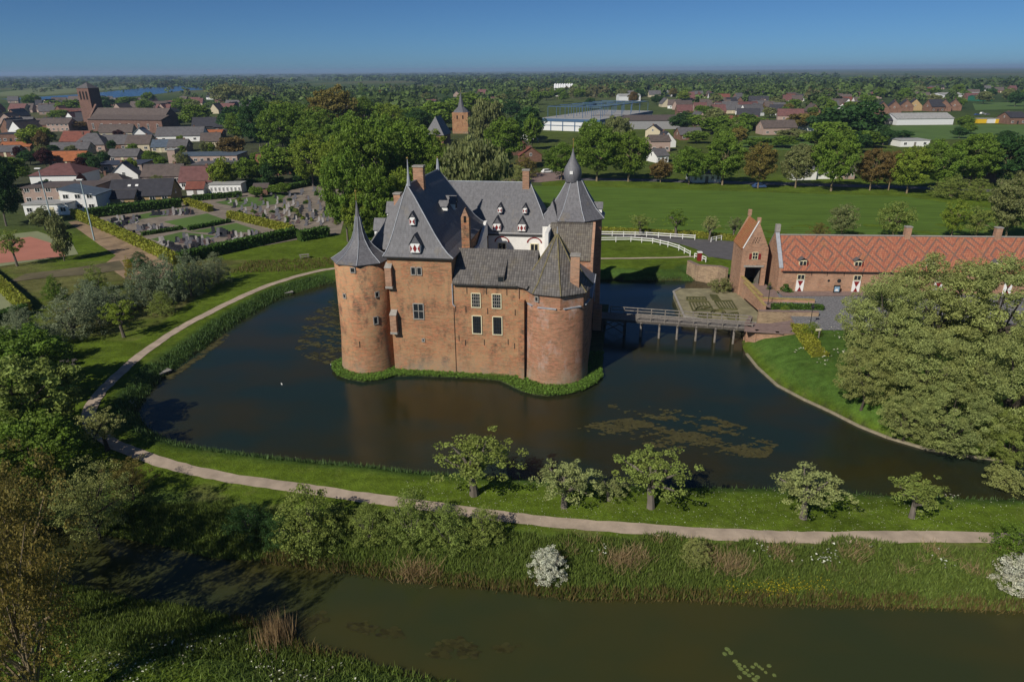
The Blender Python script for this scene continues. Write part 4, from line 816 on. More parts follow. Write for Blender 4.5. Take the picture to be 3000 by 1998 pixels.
fence("short white fence end beside the dark red pillar box", [(1596, 594), (1622, 603)], 1.2, .9); fence("short white gate section near the hedge end behind the gatehouse", [(1634, 557), (1658, 552)], 1.6, .9)
hedge("clipped_hedge", [at(u, v) for u, v in ((1330, 532), (1385, 535), (1470, 539), (1597, 545), (1690, 553))], 1.1, 1.2, LF['hedgey'], "yellow green hedge behind the white fences at the meadow edge", leaf=.16, dens=14)
x, y = at(1597, 672, tz)
# ------------------------------------------------------------------ trees
def crown_pts(rs, ncl, per, rc, zb, shape, fill):
    """leaf centres on many clumps; unit crown: radius 1, height 1"""
    C = []
    while len(C) < ncl:
        d = rs.normal(size=3); d /= np.linalg.norm(d); rr = rs.uniform(fill, 1) ** .8; p = d * rr
        if shape == 'round': p = p * np.array([.86, .86, .9])
        elif shape == 'cone': p[:2] *= .86 * (1 - .6 * (p[2] + 1) / 2) * 1.25
        elif shape == 'wide':
            p = p * np.array([.86, .86, .85])
            if p[2] < -.35: p[2] = -.35 + (p[2] + .35) * .4
        elif shape == 'ragged':
            a_ = math.atan2(d[1], d[0]); p = p * np.array([.9, .9, .85]) * (.62 + .38 * abs(math.sin(a_ * 2.5 + 7 * d[2] + ncl)))
            if p[2] < -.5: p[2] = -.5 + (p[2] + .5) * .5
        elif shape == 'column': p = p * np.array([.8, .8, .92])
        elif shape == 'bush':
            p[2] = abs(p[2]) * 1.7 - .85; f = 1 - .45 * max(0, p[2]) ; p[:2] *= .88 * f
        C.append(p)
    C = np.array(C); rcs = rc * rs.uniform(.6, 1.25, ncl); cl = rs.random(ncl)
    d = rs.normal(size=(ncl, per, 3)); d /= np.linalg.norm(d, axis=2, keepdims=True); r = rs.uniform(.35, 1, (ncl, per, 1)) ** .5
    P = C[:, None, :] + d * r * rcs[:, None, None] * np.array([1, 1, .75]); N = d
    var = np.clip(cl[:, None] * .55 + rs.random((ncl, per)) * .45, 0, 1)
    P = P.reshape(-1, 3); z = (P[:, 2] + 1) / 2; P = np.stack([P[:, 0], P[:, 1], zb + (1 - zb) * z], 1)
    return P, N.reshape(-1, 3), var.ravel(), C
def leafquads(P, N, size, rs, asp=None):
    n = len(P); a = rs.normal(size=(n, 3)) * .8 + N * .7 + np.array([-.1, -.1, .35]); a /= np.linalg.norm(a, axis=1, keepdims=True)
    t = rs.normal(size=(n, 3)); e1 = np.cross(a, t); e1 /= np.linalg.norm(e1, axis=1, keepdims=True) + 1e-9; e2 = np.cross(a, e1); s = size * rs.uniform(.55, 1.35, (n, 1))
    e1 = e1 * s; e2 = e2 * s * .7
    if asp is not None: e1 = e1 * asp; e2 = e2 * asp
    return np.stack([P - e1, P - e2, P + e1 * 1.1, P + e2], 1).reshape(-1, 3)
PROTO = {}
def proto(kind, k):
    """kind -> (ncl, per, rc, zb, shape, fill, leaf, trunk)"""
    if (kind, k) in PROTO: return PROTO[(kind, k)]
    D = dict(near=(190, 90, .155, .14, 'round', .45, .028), big=(250, 170, .115, .04, 'round', .45, .0125), mid=(80, 62, .27, .18, 'round', .5, .062), far=(30, 26, .36, .12, 'round', .5, .15),
             orchard=(105, 52, .12, .2, 'ragged', .2, .023), sparse=(120, 60, .17, .14, 'round', .3, .028), bush=(230, 46, .125, .0, 'bush', .25, .021), bushfar=(32, 36, .32, 0, 'bush', .5, .12),
             willow=(130, 60, .2, .1, 'round', .5, .05), airy=(210, 62, .12, .08, 'round', .15, .0145), column=(60, 60, .3, .1, 'column', .3, .06), cone=(60, 50, .25, .05, 'cone', .3, .06), thin=(100, 40, .15, .2, 'column', .1, .03))
    ncl, per, rc, zb, shape, fill, leaf = D[kind]; rs = np.random.default_rng(100 + 17 * k + sum(map(ord, kind)))
    P, N, var, C = crown_pts(rs, ncl, per, rc, zb, shape, fill)
    asp = np.array([1, 1, .55]) if kind != 'willow' else np.array([.6, .6, .9])
    me = np_mesh("crown", leafquads(P, N, leaf, rs, asp), 4, LF['oak'], var)
    tk = MB(); lean = rs.normal(0, .05, 2); low = kind in ('bush', 'bushfar')
    r0 = .028 if kind == 'airy' else .035 if kind in ('near', 'big', 'sparse', 'thin') else (.07 if kind == 'orchard' else .04); zt = .62
    if not low:
        zs = zb + .06
        tk.tube([(0, 0, -.03), (lean[0] * .3, lean[1] * .3, zs * .5), (lean[0], lean[1], zs), (lean[0] * 1.5, lean[1] * 1.5, zt)], [r0 * 1.3, r0, r0 * .85, r0 * .3], 8)
        nl = {'far': 0, 'mid': 4, 'airy': 34, 'sparse': 22}.get(kind, 12)
        for i in range(nl):
            c = C[rs.integers(len(C))]; z1 = zb + (1 - zb) * (c[2] + 1) / 2; z0 = min(zs + rs.uniform(-.02, .25), zt); f = z0 / zt
            a = Vector((lean[0] * f, lean[1] * f, z0)); b = Vector((c[0] * .9, c[1] * .9, z1)); md = a.lerp(b, .5) + Vector((rs.normal(0, .04), rs.normal(0, .04), .03))
            tk.tube([a, md, b], [r0 * .5, r0 * .32, r0 * .1], 5)
    else:
        for i in range(5): c = C[rs.integers(len(C))]; tk.tube([(0, 0, -.02), (c[0] * .4, c[1] * .4, .3), (c[0] * .7, c[1] * .7, .6)], [.03, .02, .008], 5)
    tm = bpy.data.meshes.new("trunk"); tm.from_pydata(tk.v, [], tk.f); tm.materials.append(M['bark']); tm.update()
    PROTO[(kind, k)] = (me, tm); return me, tm
NP = dict(near=4, big=4, mid=5, far=5, orchard=5, sparse=3, bush=4, bushfar=3, willow=3, airy=4, column=2, cone=2, thin=2)
CNT = {}
def tree(x, y, r, h, kind, leaf, label, group=None, name=None, bark='bark', z=None, cat=None, ry=None):
    CNT[kind] = CNT.get(kind, 0) + 1; me, tm = proto(kind, CNT[kind] % NP[kind]); bushy = kind in ('bush', 'bushfar')
    nm = name or ("shrub" if bushy else "tree"); z = gz(x, y) if z is None else z
    o = empty(nm, (x, y, z), random.uniform(0, 6.28), label, cat or ("shrub" if bushy else "tree"), group)
    k = mesh_obj("trunk" if not bushy else "stems", tm, o); k.scale = (h * (.5 + .5 * min(r / h, 1)), h * (.5 + .5 * min(r / h, 1)), h) if 0 else (r, r, h)
    k.material_slots[0].link = 'OBJECT'; k.material_slots[0].material = M[bark]
    c = mesh_obj("crown", me, o); c.scale = (r, ry or r, h); c.material_slots[0].link = 'OBJECT'; c.material_slots[0].material = LF[leaf]; return o
def T(u, vb, vt, hw, kind, leaf, label, group=None, z=GZ, **kw):
    """u, base v, top v, half width in survey pixels"""
    vb = vb - hw * .42 if kind == 'bush' and vb > 900 else vb; x, y = at(u, vb, z); d = math.hypot(y, CH - z)
    kr, kh = dict(orchard=(1.14, 1.06), bush=(1.12, 1.16)).get(kind, (1.14, 1) if kind in ('near', 'mid') else (1, 1)); r = hw * S / FPX * d; h = max(1.2, up(u, vt, y + r * .2) - z) * kh; r *= kr; return tree(x, y, r, h, kind, leaf, label, group, z=None if y < 130 else z, **kw)
G1 = "old fruit trees along the near shore"
T(1090, 1137, 985, 112, 'orchard', 'apple', "largest fruit tree on the near shore with thick grey trunk", G1)
T(1297, 1165, 1048, 82, 'orchard', 'pear', "pale budding fruit tree between the two greener fruit trees", G1)
T(1496, 1167, 1018, 98, 'orchard', 'apple', "fruit tree with a tall ragged crown in front of the floating weed", G1)
T(1846, 1190, 1064, 92, 'orchard', 'pear', "rounded fruit tree on the right part of the near shore", G1)
T(2095, 1190, 1087, 72, 'orchard', 'apple', "smallest fruit tree, nearest the right edge of the near shore", G1)
x, y = at(1400, 1150); tree(x, y, 2.1, 2.3, 'orchard', 'pear', "low spreading fruit tree joining its two neighbours over the lawn", G1)
T(248, 1035, 930, 55, 'orchard', 'pear', "small pale budding tree beside the bend of the gravel path", bark='bark_d')
G2 = "shrubs between the path and the canal"
T(705, 1262, 1088, 85, 'bush', 'apple', "tallest dark green shrub at the left end of the canal bank row", G2); T(850, 1245, 1140, 55, 'bush', 'apple', "second shrub from the left in the canal bank row", G2)
T(945, 1250, 1110, 62, 'bush', 'apple', "middle shrub reaching over the gravel path", G2); T(1035, 1262, 1138, 60, 'bush', 'apple', "shrub with bare brown stems at its foot in the canal bank row", G2)
T(1115, 1256, 1155, 52, 'bush', 'apple', "rightmost shrub of the canal bank row next to the open path", G2); T(570, 1228, 1140, 60, 'bush', 'dark', "dark shrub in the shade on the canal bank", G2)
T(640, 1245, 1155, 50, 'bush', 'dark', "shaded shrub touching the tallest shrub of the canal row", G2)
T(1262, 1318, 1225, 48, 'bush', 'blossom', "white flowering hawthorn shrub on the canal bank"); T(1598, 1290, 1222, 38, 'bush', 'olive', "small round grey green bush below the path")
T(2345, 1350, 1248, 60, 'bush', 'blossom', "white flowering shrub cut by the right edge of the picture"); T(2330, 1300, 1195, 62, 'bush', 'oak', "dark green shrub behind the white one at the right edge")
# big trees of the forecourt
G3 = "large pale trees on the forecourt"
for u, vb, vt, hw, k, l, lb in ((2010, 860, 618, 110, 'big', 'olive', "large spreading tree nearest the cobbled yard"), (2120, 820, 570, 150, 'big', 'olive', "tall pale tree in front of the farm roof"), (2270, 850, 560, 170, 'big', 'olive', "tallest pale tree before the far end of the farm roof"),
                                 (1985, 915, 735, 85, 'big', 'olive', "tree with low branches above the grassy forecourt slope"), (2110, 925, 740, 130, 'big', 'olive', "broad tree in the middle of the forecourt grove"), (2085, 965, 840, 70, 'big', 'olive', "low light green tree above the bare grassy bank"),
                                 (2190, 990, 815, 115, 'big', 'olive', "light green tree leaning over the moat edge"), (2310, 985, 700, 130, 'big', 'olive', "tall tree cut by the right edge above the moat"), (2335, 1020, 850, 80, 'big', 'apple', "darker green tree at the right edge above the water"), (2325, 1062, 980, 55, 'sparse', 'olive', "sparse tree with branches hanging over the dark water")):
    T(u, vb, vt, hw, k, l, lb, G3, z=2.6, bark='bark_d')
hedge("clipped_hedge", [at(1835, 752, 2.6), at(1855, 785, 2.6), at(1885, 820, 2.6)], 2.0, .8, LF['hedgey'], "bright yellow green hedge sloping down beside the forecourt grass", z=2.25, leaf=.1, dens=60, rnd=1)
T(1866, 772, 742, 25, 'bush', 'fresh', "small light green bush behind the wooden signpost", z=2.5); T(1803, 722, 683, 19, 'bush', 'fresh', "round green bush at the corner of the cobbled yard", z=2.5)
T(1597, 676, 650, 24, 'bush', 'hedge', "flat clipped dark green bush on the terrace corner", z=1.1); T(1655, 668, 600, 33, 'sparse', 'willow', "sparse multi stemmed small tree against the brick quay wall", z=1.1, bark='bark_y')
T(1802, 671, 645, 19, 'bushfar', 'hedge', "climbing shrub against the farm wall left of the red and white door", z=2.5); T(1768, 668, 640, 8, 'bush', 'hedge', "narrow climber in the corner between gatehouse and farm wall", z=2.5)
T(1711, 703, 675, 8, 'bush', 'hedge', "small climber against the inside of the garden wall", z=1.4)
# orchard row behind the fences
G4 = "young trees along the drive"
for u, vb, vt, hw, l, lb in ((1471, 543, 487, 33, 'apple', "young spreading tree behind the fence left of the darker one"), (1553, 545, 478, 34, 'oak', "dark green small tree behind the white fence end"), (1630, 552, 490, 26, 'pear', "pale blossoming small tree left of the gatehouse"), (1686, 553, 492, 24, 'willow', "grey green small tree close behind the gatehouse roof")):
    T(u, vb, vt, hw, 'orchard', l, lb, G4)
# meadow trees behind the farm
for u, vb, vt, hw, kd, l, lb in ((1932, 552, 462, 40, 'sparse', 'willow', "sparse olive tree behind the left farm chimney"), (1880, 552, 512, 30, 'bush', 'spring', "low brownish bush left of the sparse meadow tree"), (2052, 552, 458, 48, 'sparse', 'apple', "sparse yellow green tree in the meadow behind the farm roof"),
                                 (2185, 552, 450, 34, 'sparse', 'fresh', "upright light green tree in the meadow left of the birch"), (2310, 556, 385, 50, 'near', 'willow', "tall birch with pale trunk at the right edge behind the farm"), (2240, 552, 470, 40, 'sparse', 'apple', "thin tree between the upright tree and the birch"),
                                 (2185, 455, 402, 48, 'bush', 'apple', "pale broad bush group under the road trees"), (2245, 460, 410, 40, 'bush', 'apple', "pale bush beside the bare earth bank"), (2345, 500, 400, 40, 'near', 'oak', "green tree at the right edge above the meadow")):
    T(u, vb, vt, hw, kd, l, lb, bark='bark_y')
# road row
G5 = "roadside trees along the far edge of the meadow"
rr_ = [(1290, 414, 322, 40, 'oak', "roadside tree left of the onion spire"), (1372, 417, 278, 52, 'oak', "broad roadside tree right behind the onion spire"), (1444, 418, 296, 48, 'oak', "roadside tree with the fullest crown near the road junction"), (1518, 420, 366, 24, 'rust', "small rust coloured roadside tree by the red shuttered house"),
       (1583, 424, 332, 42, 'oak', "dark roadside tree right of the small rust coloured one"), (1660, 426, 308, 46, 'oak', "tall dark roadside tree before the white house"), (1742, 433, 322, 37, 'spring', "olive brown roadside tree with thin crown"), (1828, 432, 325, 40, 'willow', "olive green roadside tree with a low light skirt"),
       (1910, 440, 292, 50, 'oak', "largest dark roadside tree in front of the garage"), (1999, 438, 336, 34, 'rust', "reddish brown roadside tree"), (2042, 438, 340, 30, 'rust', "narrow brown tree touching the reddish one"), (2084, 445, 330, 42, 'fresh', "light green roadside tree right of the brown pair"),
       (2150, 440, 315, 50, 'oak', "wide dark roadside tree above the pale bushes"), (2225, 432, 302, 52, 'oak', "dark roadside tree left of the brick gable"), (2300, 430, 300, 52, 'dark', "very dark roadside tree near the right edge"), (2360, 428, 305, 45, 'oak', "roadside tree cut by the right edge")]
for u, vb, vt, hw, l, lb in rr_: T(u, vb, vt, hw, 'near' if hw > 28 else 'mid', l, lb, G5, bark='bark_y')
# the wood left of and behind the castle
G6 = "tall trees in the park behind the castle"
wood = [(800, 556, 330, 52, 'near', 'oak', "front tree of the park wood beside the cemetery hedge"), (870, 560, 372, 56, 'near', 'oak', "park tree directly above the left round tower"), (930, 545, 375, 48, 'near', 'fresh', "yellow green park tree behind the ridge of the west wing"), (840, 500, 262, 66, 'near', 'oak', "broad park tree left of the castle roofs"),
        (905, 480, 268, 64, 'near', 'oak', "broad bright green park tree behind the west wing"), (965, 470, 282, 52, 'near', 'oak', "park tree left of the grey chapel roof"), (1095, 500, 305, 88, 'willow', 'willow', "large drooping grey green willow behind the rear wing"), (1040, 470, 330, 50, 'willow', 'willow', "grey willow left of the drooping one"),
        (1160, 390, 262, 50, 'near', 'oak', "dark round tree between the church tower and the factory"), (1122, 350, 222, 48, 'willow', 'willow', "tall pale willow right of the church spire"), (1205, 408, 356, 34, 'bush', 'spring', "brown green bush by the road junction"), (1190, 420, 380, 34, 'bush', 'olive', "pale bush in front of the brown one by the junction"),
        (720, 430, 300, 46, 'near', 'fresh', "yellow green tree behind the cemetery"), (600, 350, 218, 40, 'near', 'dark', "tall dark tree right of the black roofed houses"), (655, 360, 232, 52, 'near', 'oak', "dark broad tree in the park behind the red roofs"), (690, 330, 230, 48, 'near', 'oak', "park tree behind the yellow green one"), (840, 330, 218, 50, 'near', 'oak', "round topped dark tree above the park"), (775, 340, 190, 58, 'near', 'spring', "brown tinged broad crown on the skyline of the park"),
        (640, 420, 330, 40, 'mid', 'oak', "medium tree left of the red roofed house"), (760, 400, 290, 40, 'near', 'oak', "dark tree at the left rim of the park wood"), (900, 330, 232, 44, 'near', 'fresh', "light topped tree left of the church tower"), (960, 330, 245, 40, 'near', 'dark', "blue green conifer like tree near the chapel roof"),
        (1010, 300, 230, 40, 'mid', 'oak', "tree left of the church spire"), (1215, 330, 245, 32, 'mid', 'dark', "dark tree at the corner of the blue banded factory"), (1222, 345, 262, 20, 'mid', 'oak', "slim tree beside the factory yard"), (1080, 280, 216, 50, 'mid', 'oak', "tree behind the church tower"), (1010, 475, 320, 46, 'near', 'oak', "tree between the west wing and the willow"),
        (1358, 340, 272, 24, 'mid', 'oak', "rounded tree left of the olive one before the factory"), (1415, 350, 262, 38, 'willow', 'willow', "olive crown in front of the factory side"), (545, 310, 240, 34, 'mid', 'dark', "dark tree beside the brick church"), (790, 470, 300, 46, 'near', 'fresh', "light green tree in the front edge of the park wood"), (880, 430, 250, 56, 'near', 'oak', "tall tree in the heart of the park wood"), (740, 360, 240, 48, 'near', 'oak', "tree on the left shoulder of the park wood"), (810, 400, 250, 50, 'near', 'oak', "dense tree behind the front edge of the park wood"), (990, 420, 290, 46, 'near', 'fresh', "bright tree between the park wood and the grey willow"), (945, 400, 262, 46, 'near', 'oak', "tree behind the slate chapel"), (650, 300, 228, 44, 'near', 'fresh', "bright tree at the far left of the park"), (560, 330, 250, 36, 'near', 'oak', "green tree above the black roofed houses"), (715, 390, 270, 44, 'near', 'oak', "dark tree over the right of the red park roofs"), (830, 560, 420, 40, 'near', 'fresh', "low bright tree at the castle end of the cemetery hedge"), (1060, 420, 318, 44, 'willow', 'willow', "grey willow behind the drooping one"),
        (455, 296, 240, 32, 'mid', 'oak', "round green tree right of the church nave"), (410, 290, 262, 24, 'mid', 'oak', "dark low tree at the church wall"), (170, 262, 230, 30, 'mid', 'oak', "dark tree left of the church tower"), (425, 262, 225, 26, 'mid', 'oak', "tree behind the round one right of the church"), (530, 240, 192, 48, 'willow', 'willow', "pale broad crown on the village skyline"), (590, 232, 196, 40, 'willow', 'willow', "second pale broad crown on the village skyline"), (240, 255, 220, 22, 'mid', 'dark', "dark tree right behind the church tower"), (295, 250, 222, 26, 'mid', 'oak', "tree above the middle of the church roof")]
for u, vb, vt, hw, kd, l, lb in wood: T(u, vb, vt, hw, kd, l, lb, G6 if u < 1240 and u > 640 else "village trees")
G7 = "garden trees in the village"
for u, vb, vt, hw, kd, l, lb in ((88, 345, 288, 36, 'mid', 'fresh', "light round tree between village roofs at the far left"), (516, 438, 362, 28, 'mid', 'fresh', "bright round tree behind the white conservatory"), (425, 415, 336, 22, 'thin', 'willow', "slender willow like tree in the middle of the village gardens"), (575, 425, 360, 26, 'mid', 'oak', "green tree beside the red roofed white house"),
                                 (617, 430, 372, 18, 'column', 'dark', "dark column shaped tree before the red roofs"), (690, 420, 376, 24, 'cone', 'dark', "dark conifer right of the red roofs"), (205, 395, 348, 22, 'mid', 'dark', "dark tree between the orange roof and the greenhouse"), (350, 375, 348, 18, 'mid', 'oak', "garden tree right of the orange roof"), (108, 385, 340, 18, 'mid', 'purple', "purple leaved tree left of the orange roof"),
                                 (100, 350, 300, 16, 'mid', 'rust', "rust brown tree beside the light round one"), (180, 300, 278, 24, 'mid', 'rust', "rust brown tree left of the church front"), (535, 365, 312, 28, 'mid', 'rust', "dark brown tree at the edge of the park"), (28, 430, 360, 40, 'mid', 'oak', "tree in front of the left brown roofs"), (15, 520, 350, 50, 'near', 'dark', "large dark tree at the left edge above the tennis courts"), (-5, 470, 330, 40, 'near', 'dark', "dark tree cut by the left edge"),
                                 (70, 380, 345, 20, 'mid', 'dark', "small dark tree near the orange roofs on the left"), (40, 612, 520, 32, 'orchard', 'apple', "young tree in front of the tennis court fence"), (148, 600, 488, 28, 'column', 'willow', "tall narrow tree beside the floodlight mast"), (105, 530, 475, 26, 'mid', 'willow', "low tree between the white house and the tennis court"),
                                 (590, 455, 428, 16, 'mid', 'oak', "clipped ball tree by the cemetery shed"), (632, 448, 424, 15, 'mid', 'oak', "clipped ball tree in the middle of the cemetery row"), (652, 450, 420, 17, 'mid', 'oak', "largest clipped ball tree in the cemetery")): T(u, vb, vt, hw, kd, l, lb, G7)
# shrubs along the outer slope, left
G8 = "willow shrubs along the outer lawn"
for u, vb, vt, hw, kd, l, lb in ((335, 705, 600, 44, 'bush', 'silver', "silver grey willow shrub left of the taller one by the track"), (398, 698, 585, 40, 'bush', 'silver', "tall silver willow shrub in the middle of the row"), (440, 680, 575, 36, 'bush', 'silver', "silver willow shrub with bare stems on its right"), (502, 652, 580, 33, 'bush', 'silver', "rightmost silver willow shrub of the row"),
                                 (170, 778, 668, 72, 'bush', 'silver', "broad silver willow shrub left of the lone green tree"), (232, 745, 648, 50, 'bush', 'silver', "silver shrub behind the lone green tree"), (20, 850, 755, 40, 'bush', 'silver', "silver shrub near the left edge"), (95, 838, 745, 46, 'bush', 'dark', "dark green shrub below the broad silver one"),
                                 (285, 775, 680, 46, 'orchard', 'fresh', "lone green tree standing free on the outer lawn"), (270, 720, 650, 42, 'bush', 'silver', "silver shrub right behind the lone green tree"), (205, 705, 640, 40, 'bush', 'silver', "grey shrub at the back of the willow row"), (60, 815, 720, 46, 'bush', 'silver', "broad grey shrub in the left part of the willow row"), (365, 690, 600, 36, 'bush', 'silver', "silver willow between the two tallest of the row"), (470, 665, 592, 34, 'bush', 'silver', "silver willow left of the rightmost one"), (130, 690, 632, 28, 'bush', 'oak', "green bush left of the bushes on the rough field"), (222, 672, 608, 32, 'bush', 'apple', "rounded green bush on the rough field"), (325, 622, 578, 28, 'bush', 'dark', "dark green bush beside the sandy track"),
                                 (300, 640, 590, 12, 'bush', 'yellow', "bright yellow bush at the end of the sandy track"), (375, 722, 668, 34, 'bush', 'apple', "low green shrub under the silver willows"), (55, 770, 700, 44, 'bush', 'silver', "silver shrub above the small ball court hedge"), (140, 830, 770, 36, 'bush', 'dark', "dark shrub beside the bench on the lawn")): T(u, vb, vt, hw, kd, l, lb, G8)
# foreground trees, lower left
G9 = "large trees in the near left corner"
for (x, y, r, h, kd, l, lb, bk) in ((-37, 37, 6, 15, 'airy', 'spring', "tall sparse tree with yellow brown spring leaves at the left edge", 'bark_y'), (-31.5, 35, 5, 15, 'airy', 'spring', "sparse golden leaved tree beside the dark end of the canal", 'bark_y'), (-43, 46, 6, 10.5, 'airy', 'spring', "open brownish tree behind the golden ones", 'bark_y'),
                                  (-34.5, 47, 4.2, 8, 'airy', 'olive', "thin olive tree by the bend of the path", 'bark_d'), (-48, 60, 6, 9.5, 'near', 'apple', "dense light green tree at the left edge above the bend of the path", 'bark_d'), (-55, 70, 6, 9.0, 'near', 'oak', "dark dense tree at the left edge beside the shrubs", 'bark_d'),
                                  (-46.5, 57, 3.0, 6.5, 'near', 'oak', "dark leafy tree whose branches reach the path bend", 'bark_d'), (-33.5, 51, 2.8, 4.2, 'airy', 'spring', "low brown twiggy tree left of the shaded canal bank", 'bark_d'), (-43, 53, 4.6, 7, 'near', 'oak', "dense dark tree behind the yellow brown ones", 'bark_d'), (-27, 28.5, 4.2, 15.5, 'airy', 'spring', "sparse golden tree in the bottom left corner", 'bark_y')):
    tree(x, y, r, h, kd, l, lb, G9, bark=bk)
# ------------------------------------------------------------------ cemetery, hedges
def hp(*p): return [at(*cA(a, b)) for a, b in p]
sheet("cemetery_ground", hp((560, 1095), (1240, 985), (1290, 960), (2200, 850), (2420, 900), (2350, 1190), (2060, 1230), (1250, 1380)), GZ + .05, plain("cemetery_gravel", (.24, .20, .16), .95, .35, .4))
for k, p in enumerate(([(1130, 1110), (1430, 1052), (1590, 1108), (1310, 1160)], [(1310, 1178), (1630, 1118), (1800, 1175), (1540, 1190)], [(740, 1105), (1040, 1045), (1270, 1020), (1330, 1045), (980, 1090), (800, 1150)], [(1040, 1230), (1250, 1180), (1520, 1210), (1150, 1260)], [(1480, 975), (1700, 940), (2000, 905), (1900, 990), (1640, 1010)])):
    sheet("cemetery_lawn", hp(*p), GZ + .09, bpy.data.materials["far_grass"])
HM = 'hedgey'
for pts, w, h, l, lb in ((((515, 1070), (860, 1225), (1225, 1400)), 1.6, 1.9, 'hedgey', "yellow green cemetery hedge along the sandy track"), (((1240, 1395), (1650, 1300), (2045, 1215)), 1.8, 2.2, 'hedge', "long dark cemetery hedge facing the castle"), (((2065, 1240), (2265, 1205)), 2.2, 2.2, 'hedge', "thick dark hedge block right of the long one"),
                         (((600, 1085), (1250, 1005)), 1.8, 2.4, 'hedge', "rear cemetery hedge behind the black roofed house"), (((1285, 985), (1455, 1040)), 1.6, 1.6, 'hedgey', "short yellow green hedge at the cemetery path"), (((1585, 1080), (2020, 1185)), 1.6, 1.7, 'hedgey', "yellow green hedge dividing the cemetery"),
                         (((1330, 965), (1670, 935)), 1.5, 1.6, 'hedge', "dark hedge below the white conservatory"), (((1300, 1168), (1590, 1112)), 1.2, .9, 'hedge', "low dark hedge along the cemetery lawn"), (((980, 1205), (1260, 1160)), 1.1, .8, 'hedge', "low dark hedge between the grave rows"), (((1850, 915), (2190, 850)), 1.6, 1.7, 'hedge', "rear hedge of the older graves"),
                         (((1700, 870), (1960, 850)), 2, 2.4, 'hedge', "dark hedge below the red roofed house in the park"), (((1180, 990), (750, 1030)), .3, 1.8, 'dark', "dark garden screen behind the rear cemetery hedge")):
    hedge("clipped_hedge", hp(*pts), w, h, LF[l], lb, leaf=.22, dens=9)
hedge("clipped_hedge", [at(-60, 610), at(10, 668), at(62, 718)], 1.6, 1.6, LF['hedgey'], "yellow green hedge around the small ball court", leaf=.14, dens=14)
hedge("clipped_hedge", [at(62, 722), at(-60, 760)], 1.6, 1.6, LF['hedge'], "dark hedge on the near side of the small ball court", leaf=.14, dens=14)
gs = {}
for nm, w, h, mt in (("dark", .8, .95, plain("dark_granite", (.035, .037, .045), .3, .2)), ("grey", .7, 1.1, plain("grey_granite", (.16, .16, .18), .4, .2)), ("pale", .6, 1.15, plain("pale_marble", (.36, .34, .33), .6, .1)), ("slab", .9, .6, plain("brown_granite", (.13, .09, .085), .4, .2))):
    m = MB(); m.prism([(-w / 2, -.08), (w / 2, -.08), (w / 2, .08), (-w / 2, .08)], .12, h, [(-w / 2 + .04, -.07), (w / 2 - .04, -.07), (w / 2 - .04, .07), (-w / 2 + .04, .07)])
    b = len(m.v); m.v += [(w / 2 * math.cos(a), y, h + .14 * math.sin(a)) for y in (-.07, .07) for a in np.linspace(.1, 3.04, 7)]
    m.f += [tuple(b + i for i in range(7)), tuple(b + 7 + i for i in reversed(range(7)))] + [(b + i, b + i + 7, b + i + 8, b + i + 1) for i in range(6)]; m.m += [0] * 8
    m.box(0, -.95, 0, w + .15, 2.0, .13); me_ = bpy.data.meshes.new("gravestone"); me_.from_pydata(m.v, [], m.f); me_.materials.append(mt); gs[nm] = me_
ga = math.radians(-24)
LBG = dict(dark="dark polished gravestone in the cemetery rows", grey="grey gravestone in the cemetery rows", pale="pale upright gravestone in the cemetery", slab="low brown gravestone in the cemetery")
def stones(p0, p1, n, kinds, jit=.25):
    a, b = Vector(at(*cA(*p0))), Vector(at(*cA(*p1)))
    for i in range(n):
        q = a.lerp(b, (i + .5) / n); k = random.choice(kinds); o = mesh_obj("gravestone", gs[k]); s = random.uniform(.7, 1.1)
        o.location = (q.x + random.uniform(-jit, jit), q.y + random.uniform(-jit, jit), GZ + .06); o.scale = (s, s, s * random.uniform(.85, 1.2)); o.rotation_euler = (0, 0, random.uniform(-.12, .12) + (0.25 if p0[0] < 1400 else .1))
        tag(o, LBG[k], "gravestone", {"dark": "dark gravestones", "grey": "grey gravestones", "pale": "pale gravestones", "slab": "brown gravestones"}[k])
KA = ["dark", "dark", "grey", "slab", "pale"]; KB = ["pale", "grey", "grey", "dark", "slab"]
for p0, p1, n in (((745, 1115), (980, 1080), 11), ((800, 1140), (960, 1105), 7), ((1040, 1060), (1345, 1050), 14), ((1150, 1050), (1320, 1035), 8), ((840, 1165), (930, 1190), 5), ((990, 1150), (1150, 1170), 9), ((940, 1165), (1130, 1150), 9),
                  ((1090, 1240), (1200, 1290), 6), ((1130, 1260), (1260, 1310), 7), ((1210, 1240), (1480, 1265), 15), ((1270, 1225), (1400, 1240), 8), ((1240, 1310), (1480, 1255), 11), ((1570, 1225), (1810, 1195), 9), ((1500, 1205), (1620, 1195), 7), ((1560, 1190), (1470, 1180), 5)): stones(p0, p1, n, KA)
for i in range(13):
    f = i / 12; y0 = 960 + f * 190
    stones((1480 + f * 420 + random.uniform(-20, 20), y0 + 5), (2330, y0 - 85 + f * 40), 8, KB, 1.0)
for i in range(46):
    a, b = random.uniform(1500, 2320), random.uniform(900, 1140)
    if b < 960 + (a - 1480) * -.1 or b > 1040 + (a - 1500) * .16: continue
    x, y = at(*cA(a, b)); tree(x, y, random.uniform(.5, 1.2), random.uniform(.7, 1.5), 'bushfar', random.choice(['hedge', 'fresh', 'dark', 'apple']), "small clipped bush among the older graves", "bushes among the graves")
